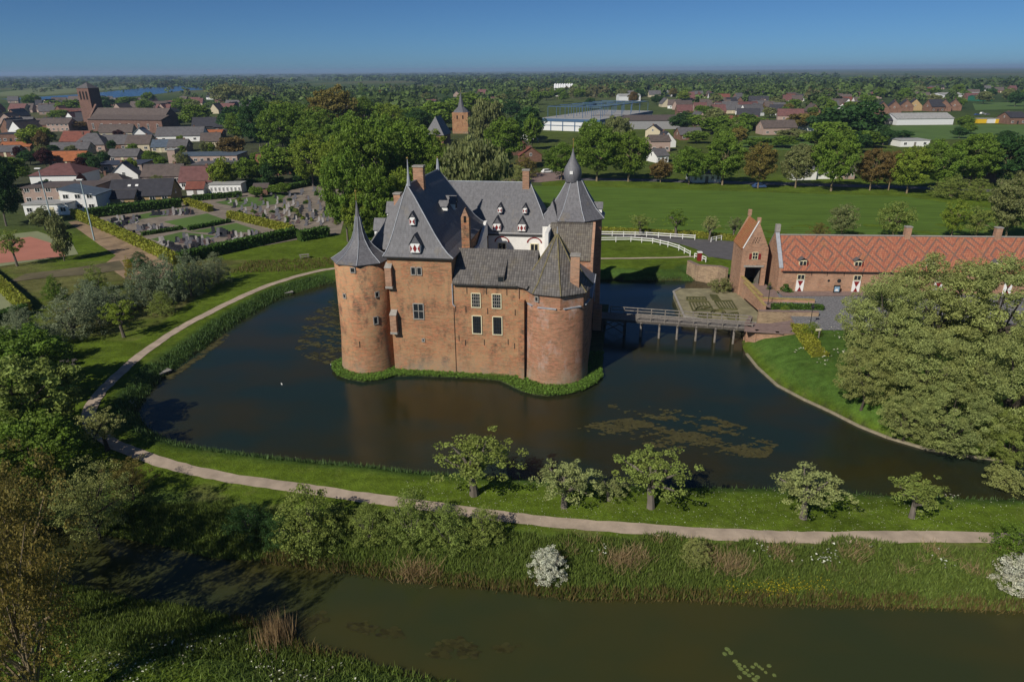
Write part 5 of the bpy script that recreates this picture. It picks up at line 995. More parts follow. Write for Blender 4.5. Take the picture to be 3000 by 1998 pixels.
# ------------------------------------------------------------------ houses
WINM = {}; HREG = []
def winmesh(w, h):
    k = (round(w, 1), round(h, 1))
    if k not in WINM:
        m = MB(); m.box(0, 0, -h / 2, w, .1, h); m.mi = 1; m.quad((-w / 2 + .1, -.056, -h / 2 + .1), (-.04, -.056, -h / 2 + .1), (-.04, -.056, h / 2 - .1), (-w / 2 + .1, -.056, h / 2 - .1)); m.quad((.04, -.056, -h / 2 + .1), (w / 2 - .1, -.056, -h / 2 + .1), (w / 2 - .1, -.056, h / 2 - .1), (.04, -.056, h / 2 - .1))
        me_ = bpy.data.meshes.new("window"); me_.from_pydata(m.v, [], m.f); me_.materials.append(M['wpaint']); me_.materials.append(M['glass']); me_.polygons.foreach_set("material_index", m.m); WINM[k] = me_
    return WINM[k]
def house(x, y, w, d, e, r, rz, roof, wall, label, group=None, kind='gable', nwin=3, chim=True, rooflights=0, cat="house", name="house", z=GZ, door=True, two=False, gwin=True, shed=False):
    """origin at the centre of the front wall; ridge along local x"""
    o = empty(name, (x, y, z), rz, label, cat, group); m = MB(); HREG.append((x - math.sin(rz) * d / 2, y + math.cos(rz) * d / 2, math.hypot(w, d) / 2))
    if kind == 'gable':
        m.gwall(-w / 2, w / 2, 0, d, -.3, e, r); m.build("wall", WL[wall], o); m = MB(); m.gable(-w / 2, w / 2, 0, d, e, r, .35, .16); m.build("roof", RF[roof], o)
        if not shed: m = MB(); m.box(0, d / 2, r + .12, w + .6, .3, .12); m.build("ridge_tile", RF['brown' if roof in ('orange', 'red', 'maroon') else 'grey'], o)
    elif kind == 'hip':
        m.box(0, d / 2, -.3, w, d, e + .3); m.build("wall", WL[wall], o); m = MB(); k = min(d / 2, w * .35)
        m.hip((-w / 2 - .4, w / 2 + .4, -.4, d + .4), ((-w / 2 + k, d / 2), (w / 2 - k, d / 2)), [(0, e - .05), (0.001, e + .1), (1, r)]); m.v = [tuple(q) for q in m.v]
        A, B = (-w / 2 + k, d / 2), (w / 2 - k, d / 2); m = MB(); b0 = [(-w / 2 - .4, -.4), (w / 2 + .4, -.4), (w / 2 + .4, d + .4), (-w / 2 - .4, d + .4)]
        P0 = [(*p, e) for p in b0]; a, b = (*A, r), (*B, r); m.quad(P0[0], P0[1], b, a); m.quad(P0[1], P0[2], b); m.quad(P0[2], P0[3], a, b); m.quad(P0[3], P0[0], a); m.quad(*reversed(P0)); m.build("roof", RF[roof], o)
    elif kind == 'flat':
        m.box(0, d / 2, -.3, w, d, e + .3); m.build("wall", WL[wall], o); m = MB(); m.box(0, d / 2, e, w + .4, d + .4, .3); m.build("roof", RF[roof], o)
    elif kind == 'mono':
        m.prism([(-w / 2, 0), (w / 2, 0), (w / 2, d), (-w / 2, d)], -.3, e); b = len(m.v); m.v += [(-w / 2, 0, e), (-w / 2, d, e), (-w / 2, 0, r), (-w / 2, d, r), (w / 2, 0, e), (w / 2, d, e)]
        m.f += [(b, b + 4, b + 2), (b + 1, b + 3, b + 5), (b, b + 2, b + 3, b + 1)]; m.m += [0] * 3; m.build("wall", WL[wall], o)
        m = MB(); m.beam((-w / 2 - .3, d / 2, r + .18), (w / 2 + .3, d / 2, e + .05), d + .6, .16); m.build("roof", RF[roof], o)
    if chim and kind in ('gable', 'hip'): m = MB(); m.box(w * random.choice([-.3, .28]), d / 2 + .2, r - .8, .7, .7, 1.5); m.build("chimney", M['brick_vil'], o)
    if nwin:
        ww = min(1.5, w / nwin * .5); hs = [1.45] + ([4.1] if two else [])
        for hz_ in hs:
            for i in range(nwin):
                wx = -w / 2 + w * (i + .5) / nwin
                if door and i == nwin // 2 and hz_ < 2:
                    m = MB(); m.box(wx, -.03, 0, 1.0, .1, 2.1); m.build("door", random.choice([M['cream'], M['iron'], M['timber']]), o); continue
                q = mesh_obj("window", winmesh(ww, 1.2 if e > 2.3 else .8), o); q.location = (wx, -.04, hz_)
        if gwin and kind == 'gable':
            for s in (-1, 1): q = mesh_obj("window", winmesh(1.0, 1.2), o); q.location = (s * (w / 2 + .04), d / 2, min(e + .2, r - 1.6)); q.rotation_euler = (0, 0, s * R(90))
    for i in range(rooflights): m = MB(); t = .45; m.beam((-w * .2 + i * 2, d / 2 * (1 - t) - .12, e + (r - e) * (1 - t) + .17), (-w * .2 + i * 2, d / 2 * (1 - t) + .5, e + (r - e) * (1 - t) + .17 + .6 * (r - e) / (d / 2)), .8, .08); m.build("rooflight", M['wpaint'], o)
    return o
def HA(a, b, wpx, d, e, r, deg, roof, wall, label, conv=cA, **kw):
    u, v = conv(a, b); x, y = at(u, v); e *= .92; r *= .9; sc = .3332 if conv in (cA, cB, cC) else (.17516 if conv is cE else .18327); w = wpx * sc * S / FPX * math.hypot(y, CH); return house(x, y, w, d, e, r, R(deg), roof, wall, label, **kw)
HA(430, 985, 470, 11, 5.0, 5.2, 6, 'brown', 'pink', "broad two storey building with flat brown roof behind the white house", kind='flat', nwin=7, two=True, chim=False)
HA(385, 880, 300, 15, 4.6, 8.0, 4, 'maroon', 'white', "large house with maroon hipped roof", kind='hip', nwin=0, chim=False)
HA(560, 1038, 230, 9, 4.6, 6.6, 4, 'blue', 'white', "modern white house with a slanting roof by the cemetery hedge", kind='mono', nwin=3, two=True, door=False)
HA(330, 1062, 290, 6, 3.0, 3.2, 4, 'pale', 'white', "low white flat roofed building beside the modern white house", kind='flat', nwin=4)
HA(975, 985, 390, 10, 2.6, 6.8, 8, 'dark', 'yellow', "house with large black roof and yellow brick gable", nwin=5, rooflights=2, chim=False)
HA(850, 1000, 150, 6, 2.4, 4.4, 8, 'dark', 'yellow', "low yellow brick annex with black roof in front", nwin=1, chim=False)
HA(775, 885, 170, 7, 2.6, 5.2, 10, 'brown', 'white', "small white house with hipped brown roof", kind='hip')
HA(975, 820, 80, 9, 2.5, 6.9, 95, 'grey', 'white', "white house with steep narrow gable facing the cemetery", nwin=1); HA(1120, 850, 250, 9, 3.0, 6.6, 5, 'brown', 'pink', "long house with brown roof beside the steep gable", nwin=5)
HA(1355, 885, 210, 9, 2.8, 7.4, 4, 'maroon', 'white', "white house with dark red roof and eyelid dormer", nwin=4); HA(1350, 925, 110, 5, 2.2, 4.2, 5, 'red', 'white', "small white shed with red brown roof", nwin=1, chim=False)
HA(1560, 915, 210, 5, 3.0, 3.1, 3, 'pale', 'white', "long white conservatory with tall windows", kind='flat', nwin=8, chim=False, door=False, cat="conservatory", name="conservatory")
HA(460, 725, 220, 9, 2.4, 6.0, 4, 'orange', 'brick', "low house with bright orange tiled roof"); HA(475, 645, 250, 8, 2.6, 5.6, 4, 'grey', 'cream', "grey roofed house directly behind the orange roof")
HA(820, 765, 300, 14, 2.8, 3.0, 8, 'solar', 'pink', "flat building with dark panels on its roof", kind='flat', nwin=6, chim=False, gwin=False)
HA(850, 700, 190, 8, 2.8, 5.6, 3, 'grey', 'pink', "grey roofed bungalow behind the panelled flat roof"); HA(955, 620, 150, 11, 3.6, 7.6, 6, 'brown', 'cream', "cream house with dark side gable below the church")
HA(1110, 630, 110, 9, 2.8, 6.0, 8, 'blue', 'cream', "house with blue grey roof right of the cream one"); HA(1225, 628, 120, 9, 2.8, 6.0, 5, 'grey', 'pink', "grey roofed house below the long lilac roof")
HA(510, 590, 180, 10, 3, 8, -4, 'red', 'brick', "dark red roofed house left of the hipped grey roof"); HA(620, 625, 200, 12, 3.4, 9.0, 5, 'grey', 'pink', "big hipped grey roof with white eaves below the church", kind='hip')
HA(790, 615, 180, 11, 3.2, 7.4, 4, 'grey', 'brick', "wide grey roofed house below the church nave"); HA(1240, 555, 300, 11, 3.4, 8.0, 4, 'grey', 'white', "long grey roofed house with a white gable"); HA(1060, 560, 90, 10, 3.4, 8.4, 96, 'pale', 'white', "pale gabled house at the left end of the long roof")
HA(800, 525, 210, 9, 3, 7.5, 6, 'brown', 'cream', "brown roofed house in front of the church aisle"); HA(1435, 485, 190, 12, 3.6, 9.0, 10, 'dark', 'black', "black barn like house at the edge of the park"); HA(1545, 490, 120, 12, 3.6, 9.0, 14, 'dark', 'black', "second black roofed house touching the trees")
HA(1460, 530, 130, 9, 2.8, 4.6, 5, 'orange', 'brick', "long low orange roof below the black houses"); HA(1455, 590, 120, 9, 3.0, 7.0, 10, 'brown', 'cream', "brown roofed house with white dormers")
HA(1420, 705, 420, 14, 3.2, 3.6, 3, 'blue', 'pink', "long flat roofed school building with blue grey roofs", kind='flat', nwin=10, chim=False); HA(1500, 770, 320, 10, 3.2, 3.4, 3, 'grey', 'pink', "front wing of the flat roofed school", kind='flat', nwin=7, chim=False)
HA(1195, 720, 50, 5, 6.5, 6.8, 3, 'pale', 'pink', "small square brick tower of the school", kind='flat', nwin=0, chim=False)
HA(105, 625, 200, 9, 2.6, 4.6, 3, 'orange', 'brick', "orange roofed low house at the far left"); HA(80, 560, 180, 12, 4.6, 4.9, 3, 'dark', 'brick', "dark flat roofed block at the left edge", kind='flat', nwin=5, two=False)
HA(40, 660, 150, 8, 2.5, 5, 3, 'grey', 'brick', "grey roofed house below the orange roofs at the left edge"); HA(200, 480, 250, 10, 4, 8.0, 3, 'brown', 'brick', "long brown roofed terrace left of the church", nwin=7)
HA(405, 485, 150, 10, 5.2, 8.5, -3, 'brown', 'pink', "pale brick row house left of the church front", nwin=5, two=True); HA(30, 430, 110, 10, 4, 9, 90, 'brown', 'brick', "steep brown gable at the left edge"); HA(120, 430, 110, 9, 4, 8.4, 95, 'brown', 'pink', "steep gabled house beside the long brown terrace")
HA(1845, 790, 150, 11, 2.6, 7.6, 6, 'red', 'brick', "red roofed farmhouse half hidden in the park trees", nwin=2); HA(1960, 785, 100, 11, 2.6, 8.0, 12, 'red', 'brick', "bright red roof between the park trees", nwin=2)
HA(1800, 925, 90, 5, 2.4, 3.4, 6, 'brown', 'brick', "small brick shed in the cemetery", nwin=0, chim=False, cat="shed", name="shed")
# centre and right
HA(1325, 1180, 90, 9, 3, 7.5, 60, 'dark', 'brick', "brick house with dark roof peeping left of the roadside trees", conv=lambda a, b: (a, b)) if 0 else None
for a, b, wp, d, e, r, dg, rf_, wl, lb in ((1290, 640, 90, 9, 3, 7.5, 110, 'grey', 'brick', "brick gable with pale verges left of the roadside trees"), (1375, 690, 60, 9, 3, 6.5, 100, 'red', 'brick', "small bright red roof beside the dark gable"), (2200, 625, 130, 10, 5, 7.5, 3, 'brown', 'pink', "brick house with white windows behind the roadside trees"),
                                           (2290, 590, 80, 9, 3, 8, 100, 'dark', 'white', "white stepped gable house with grey roof"), (2205, 540, 60, 8, 5, 8, 60, 'dark', 'cream', "cream gabled house below the factory side"), (2215, 700, 90, 8, 3, 5.5, 20, 'grey', 'white', "small grey roof before the brick house")):
    HA(a, b, wp, d, e, r, dg, rf_, wl, lb, conv=cB)
for a, b, wp, d, e, r, dg, rf_, wl, lb, kw in ((670, 508, 225, 11, 4.2, 8.2, 3, 'brown', 'pink', "farmhouse with four dormers and white verges in the green", dict(nwin=4)), (1395, 440, 120, 9, 3, 6.5, 14, 'dark', 'black', "black boarded barn with grey roof left of the white shed", dict(nwin=3)),
                                               (1005, 812, 250, 9, 3, 3.4, 2, 'grey', 'white', "low flat garage row behind the roadside trees", dict(kind='flat', nwin=6)), (900, 812, 80, 8, 3.2, 5.6, 95, 'pale', 'white', "white garage gable left of the flat row", dict(nwin=1)), (1130, 815, 110, 8, 3, 5.4, 4, 'brown', 'pink', "pale brick bungalow right of the garages", dict(nwin=3)),
                                               (2160, 830, 100, 9, 3.2, 6.0, 80, 'brown', 'brick', "brick gable with one window at the right under the dark trees", dict(nwin=2)), (165, 838, 190, 8, 3.0, 3.3, 2, 'dark', 'white', "white shop front behind the dark roadside trees", dict(kind='flat', nwin=5)),
                                               (1600, 590, 200, 10, 3, 3.4, 3, 'pale', 'white', "white flat house with glass roof beyond the roadside trees", dict(kind='flat', nwin=3)), (2310, 435, 110, 12, 4.5, 8.0, 3, 'dark', 'brick', "dark roofed brick house at the right edge", dict(nwin=3)), (60, 545, 150, 12, 3, 6.5, 4, 'grey', 'brick', "grey roof behind the roadside trees at the road bend", dict(nwin=3))):
    HA(a, b, wp, d, e, r, dg, rf_, wl, lb, conv=cC, **kw)
for i, (a, b, dg) in enumerate(((1420, 365, 70), (1500, 355, 70), (1580, 345, 70), (1640, 340, 70), (1760, 348, 8), (1850, 345, 60), (1920, 340, 60))):
    HA(a, b, 95, 11, 4.5, 10.5, dg, 'dark', 'brick' if i != 3 else 'yellow', "dark roofed new brick house behind the white shed", conv=cC, group="new houses behind the white shed", nwin=3)
HA(1670, 440, 380, 18, 4.2, 7.6, 2, 'pale', 'steel', "long white steel shed with pale grey roof", conv=cC, kind='gable', nwin=0, chim=False, cat="shed", name="shed", shed=True)
HA(1960, 262, 300, 30, 5, 7.5, 2, 'pale', 'steel', "distant long white industrial hall", conv=cC, nwin=0, chim=False, cat="hall", name="industrial_hall", shed=True); HA(2080, 275, 110, 14, 5, 6.5, 2, 'blue', 'green', "green steel hall beside the white one", conv=cC, nwin=0, chim=False, cat="hall", name="industrial_hall", shed=True)
HA(1050, 208, 240, 30, 4.5, 6, 1, 'pale', 'steel', "very distant white hall among trees, left one", conv=cC, nwin=0, chim=False, cat="hall", name="industrial_hall", shed=True); HA(1310, 210, 290, 30, 4.5, 6, 1, 'pale', 'steel', "very distant white hall among trees, longer right one", conv=cC, nwin=0, chim=False, cat="hall", name="industrial_hall", shed=True)
for a, lb, wl in ((2065, "yellow site container left of the striped one", 'yel'), (2135, "white and yellow site container", 'steel'), (2190, "yellow site container at the right", 'yel')): HA(a, 428, 58, 4, 3, 3.1, 2, 'pale', wl, lb, conv=cC, kind='flat', nwin=0, chim=False, cat="container", name="site_container")
# factory
FQ = at(*cB(1365, 475)); FX2 = at(*cB(1780, 490)); fa = empty("factory", (*FQ, GZ), math.atan2(FX2[1] - FQ[1], FX2[0] - FQ[0]), "white flat factory with blue band and blue steel frame on its roof", "factory"); fw = math.hypot(FX2[0] - FQ[0], FX2[1] - FQ[1])
zb_ = up(*cB(1500, 392), FQ[1]) - GZ; zf_ = up(*cB(1500, 308), FQ[1] + 10) - GZ
m = MB(); m.box(fw / 2, 50, -.5, fw, 100, zb_ - 1.1); m.build("wall", WL['steel'], fa); m = MB(); m.box(fw / 2, 50, zb_ - 1.6, fw + .6, 100.6, 1.6); m.build("blue_band", WL['bluew'], fa); m = MB(); m.box(fw / 2, 50, zb_, fw, 100, .1); m.build("roof", RF['pale'], fa)
for i in range(1, 5): m = MB(); m.box(fw * i / 5, -.1, 0, .5, .3, zb_ - 1.6); m.build("pilaster", WL['bluew'], fa)
m = MB(); m.box(fw / 2, -.12, zb_ * .42, fw, .2, .3); m.build("wall_rail", WL['bluew'], fa)
m = MB()
for y0 in np.linspace(6, 95, 6):
    m.beam((3, y0, zf_), (fw - 2, y0, zf_), .3, .35)
    for x0 in np.linspace(3, fw - 2, 7): m.box(x0, y0, zb_, .25, .25, zf_ - zb_)
for x0 in np.linspace(3, fw - 2, 3): m.beam((x0, 6, zf_), (x0, 95, zf_), .3, .35)
m.build("roof_frame", WL['bluew'], fa)
HA(2040, 470, 560, 40, 5.5, 8, -2, 'brown', 'grey', "low grey roofed factory hall right of the blue banded one", conv=cB, nwin=0, chim=False, cat="hall", name="industrial_hall", shed=True)
for i, a in enumerate(np.linspace(1475, 1590, 8)):
    x, y = at(*cB(a, 232)); o = empty("silo", (x, y, GZ), 0, "white cylindrical silo in the distant row of eight", "silo", "distant white silos"); m = MB(); m.lathe([(1.9, 0), (1.9, 14.5), (1, 15.6), (.1, 15.8)], 0, 0, 16); m.build("tank", WL['steel'], o, True); m = MB(); m.box(0, 0, 15.6, .8, .8, .6); m.build("cap", WL['grey'], o)
for a, b, w_, lb in ((1660, 240, 130, "white plant building right of the silos"), (1715, 205, 110, "long white roofed hall behind the silos"), (1990, 275, 140, "pale blue roofed hall beyond the factory"), (2215, 245, 130, "white hall below the distant brown roofs"), (1300, 545, 110, "low pale roof in front of the factory corner")):
    HA(a, b, w_, 20, 6, 8.5, 2, 'pale', 'steel', lb, conv=cB, nwin=0, chim=False, cat="hall", name="industrial_hall", shed=True)
# churches
c0 = at(*cA(640, 490)); c1 = at(*cA(1150, 498)); ca_ = math.atan2(c1[1] - c0[1], c1[0] - c0[0]); cl_ = math.hypot(c1[0] - c0[0], c1[1] - c0[1])
CHU = empty("church", (*c0, GZ), ca_, "large brick church with long nave and tall square tower", "church")
m = MB(); m.box(cl_ / 2, 5, -.5, cl_, 8, 8.0); m.build("aisle_wall", M['brick_church'], CHU); m = MB(); m.quad((0, .6, 7.7), (cl_, .6, 7.7), (cl_, 9, 10.2), (0, 9, 10.2)); m.quad((0, .6, 7.5), (0, 9, 10.0), (cl_, 9, 10.0), (cl_, .6, 7.5)); m.build("aisle_roof", RF['brown'], CHU)
ze_, zr_, zt_ = up(*cA(850, 385), 452) - GZ, up(*cA(850, 328), 458) - GZ, up(*cA(640, 186), 470) - GZ
m = MB(); m.gwall(0, cl_, 9, 21, 0, ze_, zr_); m.build("nave_wall", M['brick_church'], CHU); m = MB(); m.gable(0, cl_, 9, 21, ze_, zr_, .5, .3); m.build("nave_roof", RF['brown'], CHU)
for i in range(9): q = mesh_obj("window", winmesh(1.4, 2.2), CHU); q.location = (cl_ * (i + .5) / 9, 8.93, ze_ - 2.2)
for i in range(8):
    q = mesh_obj("window", winmesh(1.4, 3.4), CHU); q.location = (cl_ * (i + .5) / 8, .93, 3.6)
m = MB()
b = 0; m.v = [(x_, y_, z_) for x_ in (-1.4, 0) for y_, z_ in ((5.5, -.5), (22.5, -.5), (22.5, ze_ + 1), (15, zr_ + 2.5), (5.5, ze_ - 3))]; m.f = [(0, 4, 3, 2, 1), (5, 6, 7, 8, 9), (4, 9, 8, 3), (3, 8, 7, 2), (0, 5, 9, 4), (2, 7, 6, 1)]; m.m = [0] * 6; m.build("west_gable", M['brick_church'], CHU)
tw = 9.0; m = MB(); m.box(-1, 27, -.5, tw, tw, zt_ + .5); m.build("tower", M['brick_church'], CHU); m = MB(); m.prism([(-5.8, 22.2), (3.8, 22.2), (3.8, 31.8), (-5.8, 31.8)], zt_, zt_ + 3.4, [(-1.05, 26.95), (-.95, 26.95), (-.95, 27.05), (-1.05, 27.05)]); m.build("tower_roof", RF['grey'], CHU)
for s in (-1, 0, 1): m = MB(); m.box(-1 + s * 2.4, 22.46, zt_ - 7, 1.2, .1, 5); m.build("belfry_opening", M['dark'], CHU)
for c_ in CHU.children:
    n_ = c_.name.split('.')[0]
    c_.location.x -= 15 if n_ in ('tower', 'tower_roof', 'belfry_opening') else 3 if n_.startswith('aisle') or (n_ == 'window' and c_.location.y < 5) else 7
    if n_ in ('tower', 'tower_roof', 'belfry_opening'): c_.location.y -= 7
x, y = at(*cB(822, 500)); CH2 = empty("old_church", (x, y, GZ), R(-6), "old brick church tower with slender grey spire among the trees", "church")
m = MB(); m.box(0, 4, -.5, 8, 8, 19); m.build("tower", M['brick'], CH2)
x, y = at(*cB(822, 500)); zt = up(*cB(800, 355), y) - GZ; zs = up(*cB(795, 215), y) - GZ
wS = 36 * .3332 * 2.9 * S / FPX * math.hypot(y, 30)
CH2.children[0].scale = (wS / 8, wS / 8, zt / 18.5)
m = MB(); m.lathe([(wS * .52, zt), (wS * .46, zt + .8), (wS * .2, zt + 3), (wS * .13, zt + (zs - zt) * .5), (.05, zs)], 0, wS / 2, 8, R(22.5)); sp_ = m.build("spire", M['slate'], CH2); m = MB(); m.tube([(0, wS / 2, zs - .3), (0, wS / 2, zs + 2.5)], [.12, .06], 5); m.build("weathervane", M['gold'], sp_)
for s in (-1, 1): m = MB(); m.box(s * wS * .18, -.06, zt - 3.6, .7, .1, 2.0); m.build("belfry_opening", M['dark'], CH2)
x, y = at(*cB(650, 590)); o = empty("chapel", (x, y, GZ), R(-12), "steep dark slate chapel roof in front of the old church tower", "chapel"); m = MB(); m.box(0, 5, -.4, 9, 12, 6); m.build("wall", M['brick_vil'], o)
m = MB(); m.hip((-5, 5, -1.5, 11.5), ((0, 1.8), (0, 10)), [(0, 5.5), (1, 14)]); m.build("roof", M['slate'], o)
# floodlights, benches, jetties
for k, (a, b, c_, d_) in enumerate(((375, 1170, 275, 742), (652, 1235, 540, 820))):
    x, y = at(*cA(a, b)); h_ = up(*cA(c_, d_), y) - GZ; o = empty("floodlight_mast", (x, y, GZ), 0, ("tall pale floodlight mast, the left one by the tennis court", "tall pale floodlight mast, the right one beside the cemetery hedge")[k], "floodlight", "floodlight masts")
    m = MB(); m.tube([(0, 0, 0), (0, 0, h_)], [.17, .1], 8); m.build("mast", plain("mast_paint", (.35, .45, .48), .6, .1), o); m = MB(); m.box(0, -.2, h_, 1.3, .6, .22); m.build("lamp_head", M['wpaint'], o)
def picnic(u, v, label, mat):
    x, y = at(u, v); o = empty("picnic_table", (x, y, gz(x, y)), R(20), label, "picnic table"); m = MB(); m.box(0, 0, .7, 1.9, .8, .07); m.build("tabletop", mat, o)
    for s in (-1, 1): m = MB(); m.box(0, s * .75, .42, 1.9, .3, .06); m.build("seat", mat, o); m = MB(); m.beam((s * .7, -.75, .02), (s * .7, .75, .02), .08, .08); m.beam((s * .7, -.35, .7), (s * .7, -.7, 0), .08); m.beam((s * .7, .35, .7), (s * .7, .7, 0), .08); m.build("leg", mat, o)
picnic(700, 594, "grey picnic table on the lawn behind the left shore", M['timber']); picnic(157, 842, "dark picnic table in the shade of the shrubs", M['timber_d'])
for k, (u, v) in enumerate(((374, 858), (660, 674))):
    x, y = at(u, v, .2); o = empty("fishing_stage", (x, y, .05), R((55, 30)[k]), ("concrete landing stage at the left bend of the moat", "small landing stage at the far left shore of the moat")[k], "landing stage"); m = MB(); m.box(0, 0, .3, 1.9, 1.2, .15); m.build("slab", M['stone'], o)
    for s in (-1, 1): m = MB(); m.box(s * .8, .2, -.8, .15, .9, 1.1); m.build("support", M['timber_d'], o)
def bird(u, v, label):
    x, y = at(u, v, 0); o = empty("duck", (x, y, 0), random.uniform(0, 6), label, "duck"); o.scale = (.6, .6, .6); m = MB(); m.tube([(-.32, 0, .12), (-.2, 0, .1), (0, 0, .08), (.18, 0, .1), (.26, 0, .2), (.3, 0, .3), (.38, 0, .3)], [.02, .09, .13, .1, .05, .055, .02], 8); m.build("body", M['wpaint'], o, True)
bird(648, 884, "white duck alone in the middle of the left moat water"); bird(762, 838, "white duck beside the island tip below the left tower")
m = None
# cars
CARM = {}
def car(u, v, rz, c, label):
    x, y = at(u, v); o = empty("parked_car", (x, y, GZ), R(rz), label, "car")
    m = MB(); m.prism([(-2.1, -.85), (2.1, -.85), (2.1, .85), (-2.1, .85)], .3, .8, [(-2.05, -.82), (2.0, -.82), (2.0, .82), (-2.05, .82)]); m.prism([(-1.7, -.78), (1.1, -.78), (1.1, .78), (-1.7, .78)], .8, 1.4, [(-1.35, -.65), (.5, -.65), (.5, .65), (-1.35, .65)]); m.build("body", c, o)
    m = MB(); m.prism([(-1.6, -.795), (1.0, -.795), (1.0, .795), (-1.6, .795)], .86, 1.3, [(-1.4, -.7), (.6, -.7), (.6, .7), (-1.4, .7)]); m.build("windows", M['glass'], o)
    for sx in (-1.3, 1.3):
        for sy in (-.84, .84): m = MB(); m.lathe([(.31, -.1), (.31, .1)], 0, 0, 12); m.v = [(q[0] + sx, q[2] + sy, q[1] + .31) for q in m.v]; m.build("wheel", M['iron'], o)
CC = [plain("car_white", (.75, .75, .75), .3, .03), plain("car_blue", (.05, .09, .2), .3, .03), plain("car_grey", (.2, .2, .21), .3, .03), plain("car_dark", (.02, .02, .025), .3, .03)]
for k, (a, b, r_, c_, lb) in enumerate(((40, 482, 5, 0, "white car parked behind the grey roofs near the road"), (205, 505, 60, 3, "dark car parked under the trees beyond the road"), (2030, 375, 10, 1, "blue car on the lot beyond the white shed"), (2065, 365, 30, 0, "white car on the lot beyond the white shed"), (2100, 372, 12, 2, "grey car on the lot by the yellow containers"))):
    u, v = cC(a, b); car(u, v, r_, CC[c_], lb)
car(1258, 398, 20, CC[0], "white car at the paved road junction"); car(1745, 432, 3, CC[1], "dark blue car on the shaded village road")
# distant village houses, shown only as roofs between trees
dist_h = [(random.uniform(0, 640), random.uniform(213, 262)) for _ in range(70)] + [(random.uniform(1240, 1800), random.uniform(222, 268)) for _ in range(50)] + [(random.uniform(930, 1230), random.uniform(215, 255)) for _ in range(12)] + [(random.uniform(0, 420), random.uniform(262, 312)) for _ in range(26)] + [(random.uniform(1700, 2000), random.uniform(225, 250)) for _ in range(10)] + [(random.uniform(1560, 2000), random.uniform(212, 262)) for _ in range(44)] + [(random.uniform(2000, 2360), random.uniform(205, 232)) for _ in range(16)] + [(random.uniform(1560, 1880), random.uniform(262, 300)) for _ in range(9)] + [(random.uniform(1260, 1560), random.uniform(188, 215)) for _ in range(8)]
HP = []
for u, v in dist_h:
    if 195 < u < 400 and v > 250: continue
    if u < 440 and v < 236: v += 24
    if 1235 < u < 1530 and v > 225: continue
    x, y = at(u, v); HP.append((x, y)); house(x, y, random.uniform(9, 20), 9, 3.2, random.uniform(7, 8.5), R(random.choice([0, 0, 20, 90, 80, -15])), random.choice(['grey', 'brown', 'maroon', 'grey', 'brown', 'red', 'brown', 'dark', 'dark', 'grey', 'maroon', 'brown']), random.choice(['brick', 'white', 'pink', 'brick', 'cream']), "small distant village house among the trees", "distant village houses", nwin=2, chim=random.random() < .5, gwin=False)
# village and meadow trees that look alike
BAN = [(60, 380, 300, 480), (150, 560, 290, 480), (380, 570, 330, 470), (1235, 1530, 235, 330), (1900, 2354, 250, 310), (1235, 1560, 180, 235)]
n = 0
G10 = "village trees of the middle distance"
hl_ = [(u_, v_) for (a_, b_) in ((670, 508), (1395, 440), (1670, 440), (1600, 590), (2310, 435), (60, 545)) for u_, v_ in (cC(a_, b_),)]
k_ = 0
while k_ < 34:
    u, v = random.uniform(1545, 2380), random.uniform(258, 352)
    if any(abs(u - p) < 70 and -30 < v - q < 40 for p, q in hl_) or (u > 1990 and v < 300): continue
    x, y = at(u, v); k_ += 1; tree(x, y, random.uniform(3.5, 6), random.uniform(5, 9.5), 'mid', random.choice(['oak', 'dark', 'willow', 'oak', 'spring']), "smaller tree in the green gardens beyond the roadside trees", "garden trees beyond the road")
while n < 96:
    u = random.uniform(-20, 2380); v = 215 + 95 * random.random() ** 1.4
    if v > 255 and 1235 < u < 1540: continue
    if u < 440 and v < 236: continue
    if v > 252 and 1990 < u: continue
    if v > 262 and u < 560 and random.random() < .75: continue
    if 195 < u < 400 and v > 262: continue
    if v > 270 and 1700 < u < 1890: continue
    x, y = at(u, v); r = random.uniform(5.5, 9); h = random.uniform(9, 15); l = random.choice(['oak', 'oak', 'dark', 'willow', 'fresh', 'oak', 'spring', 'rust'] if n % 5 == 0 else ['oak', 'dark', 'oak', 'willow'])
    tree(x, y, r, h, 'mid', l, "middle distance tree between village roofs", G10); n += 1
for k, (u, vb, vt, hw, l) in enumerate(((1860, 300, 258, 45, 'spring'), (1915, 320, 250, 55, 'dark'), (1965, 330, 232, 60, 'dark'), (1900, 345, 276, 55, 'oak'), (2025, 322, 302, 28, 'dark'), (2075, 318, 300, 22, 'dark'), (1720, 300, 262, 40, 'oak'), (1650, 310, 265, 35, 'oak'), (1610, 300, 262, 35, 'oak'), (1990, 340, 300, 35, 'oak'), (1820, 325, 296, 35, 'willow'), (2215, 295, 265, 18, 'oak'), (1600, 330, 300, 26, 'oak'), (1740, 340, 315, 30, 'oak'), (1800, 340, 312, 30, 'oak'))):
    T(u, vb, vt, hw, 'mid', l, ("dark", "broad", "rounded", "dense", "tall")[k % 5] + " tree in the green belt beyond the road near " + ("the farmhouse", "the black barn", "the road")[k % 3] + (", far side", ", near side", ", standing apart", ", lower", ", at the field")[k // 3], "green belt trees")
HR = np.array(HREG); k_ = 0; tries = 0
while k_ < 34 and tries < 4000:
    tries += 1; u, v = random.uniform(0, 640), random.uniform(318, 452); x, y = at(u, v); r = random.uniform(1.8, 3.4)
    if u > 230 and v > 440 or u < 70 and v > 400: continue
    if ((HR[:, 0] - x) ** 2 + (HR[:, 1] - y) ** 2 < (HR[:, 2] * .86 + r) ** 2).any(): continue
    k_ += 1; tree(x, y, r, random.uniform(3.5, 7), 'mid', random.choice(['oak', 'dark', 'fresh', 'willow', 'oak', 'dark', 'purple']), "small garden tree squeezed between the near village houses", "small garden trees in the near village")
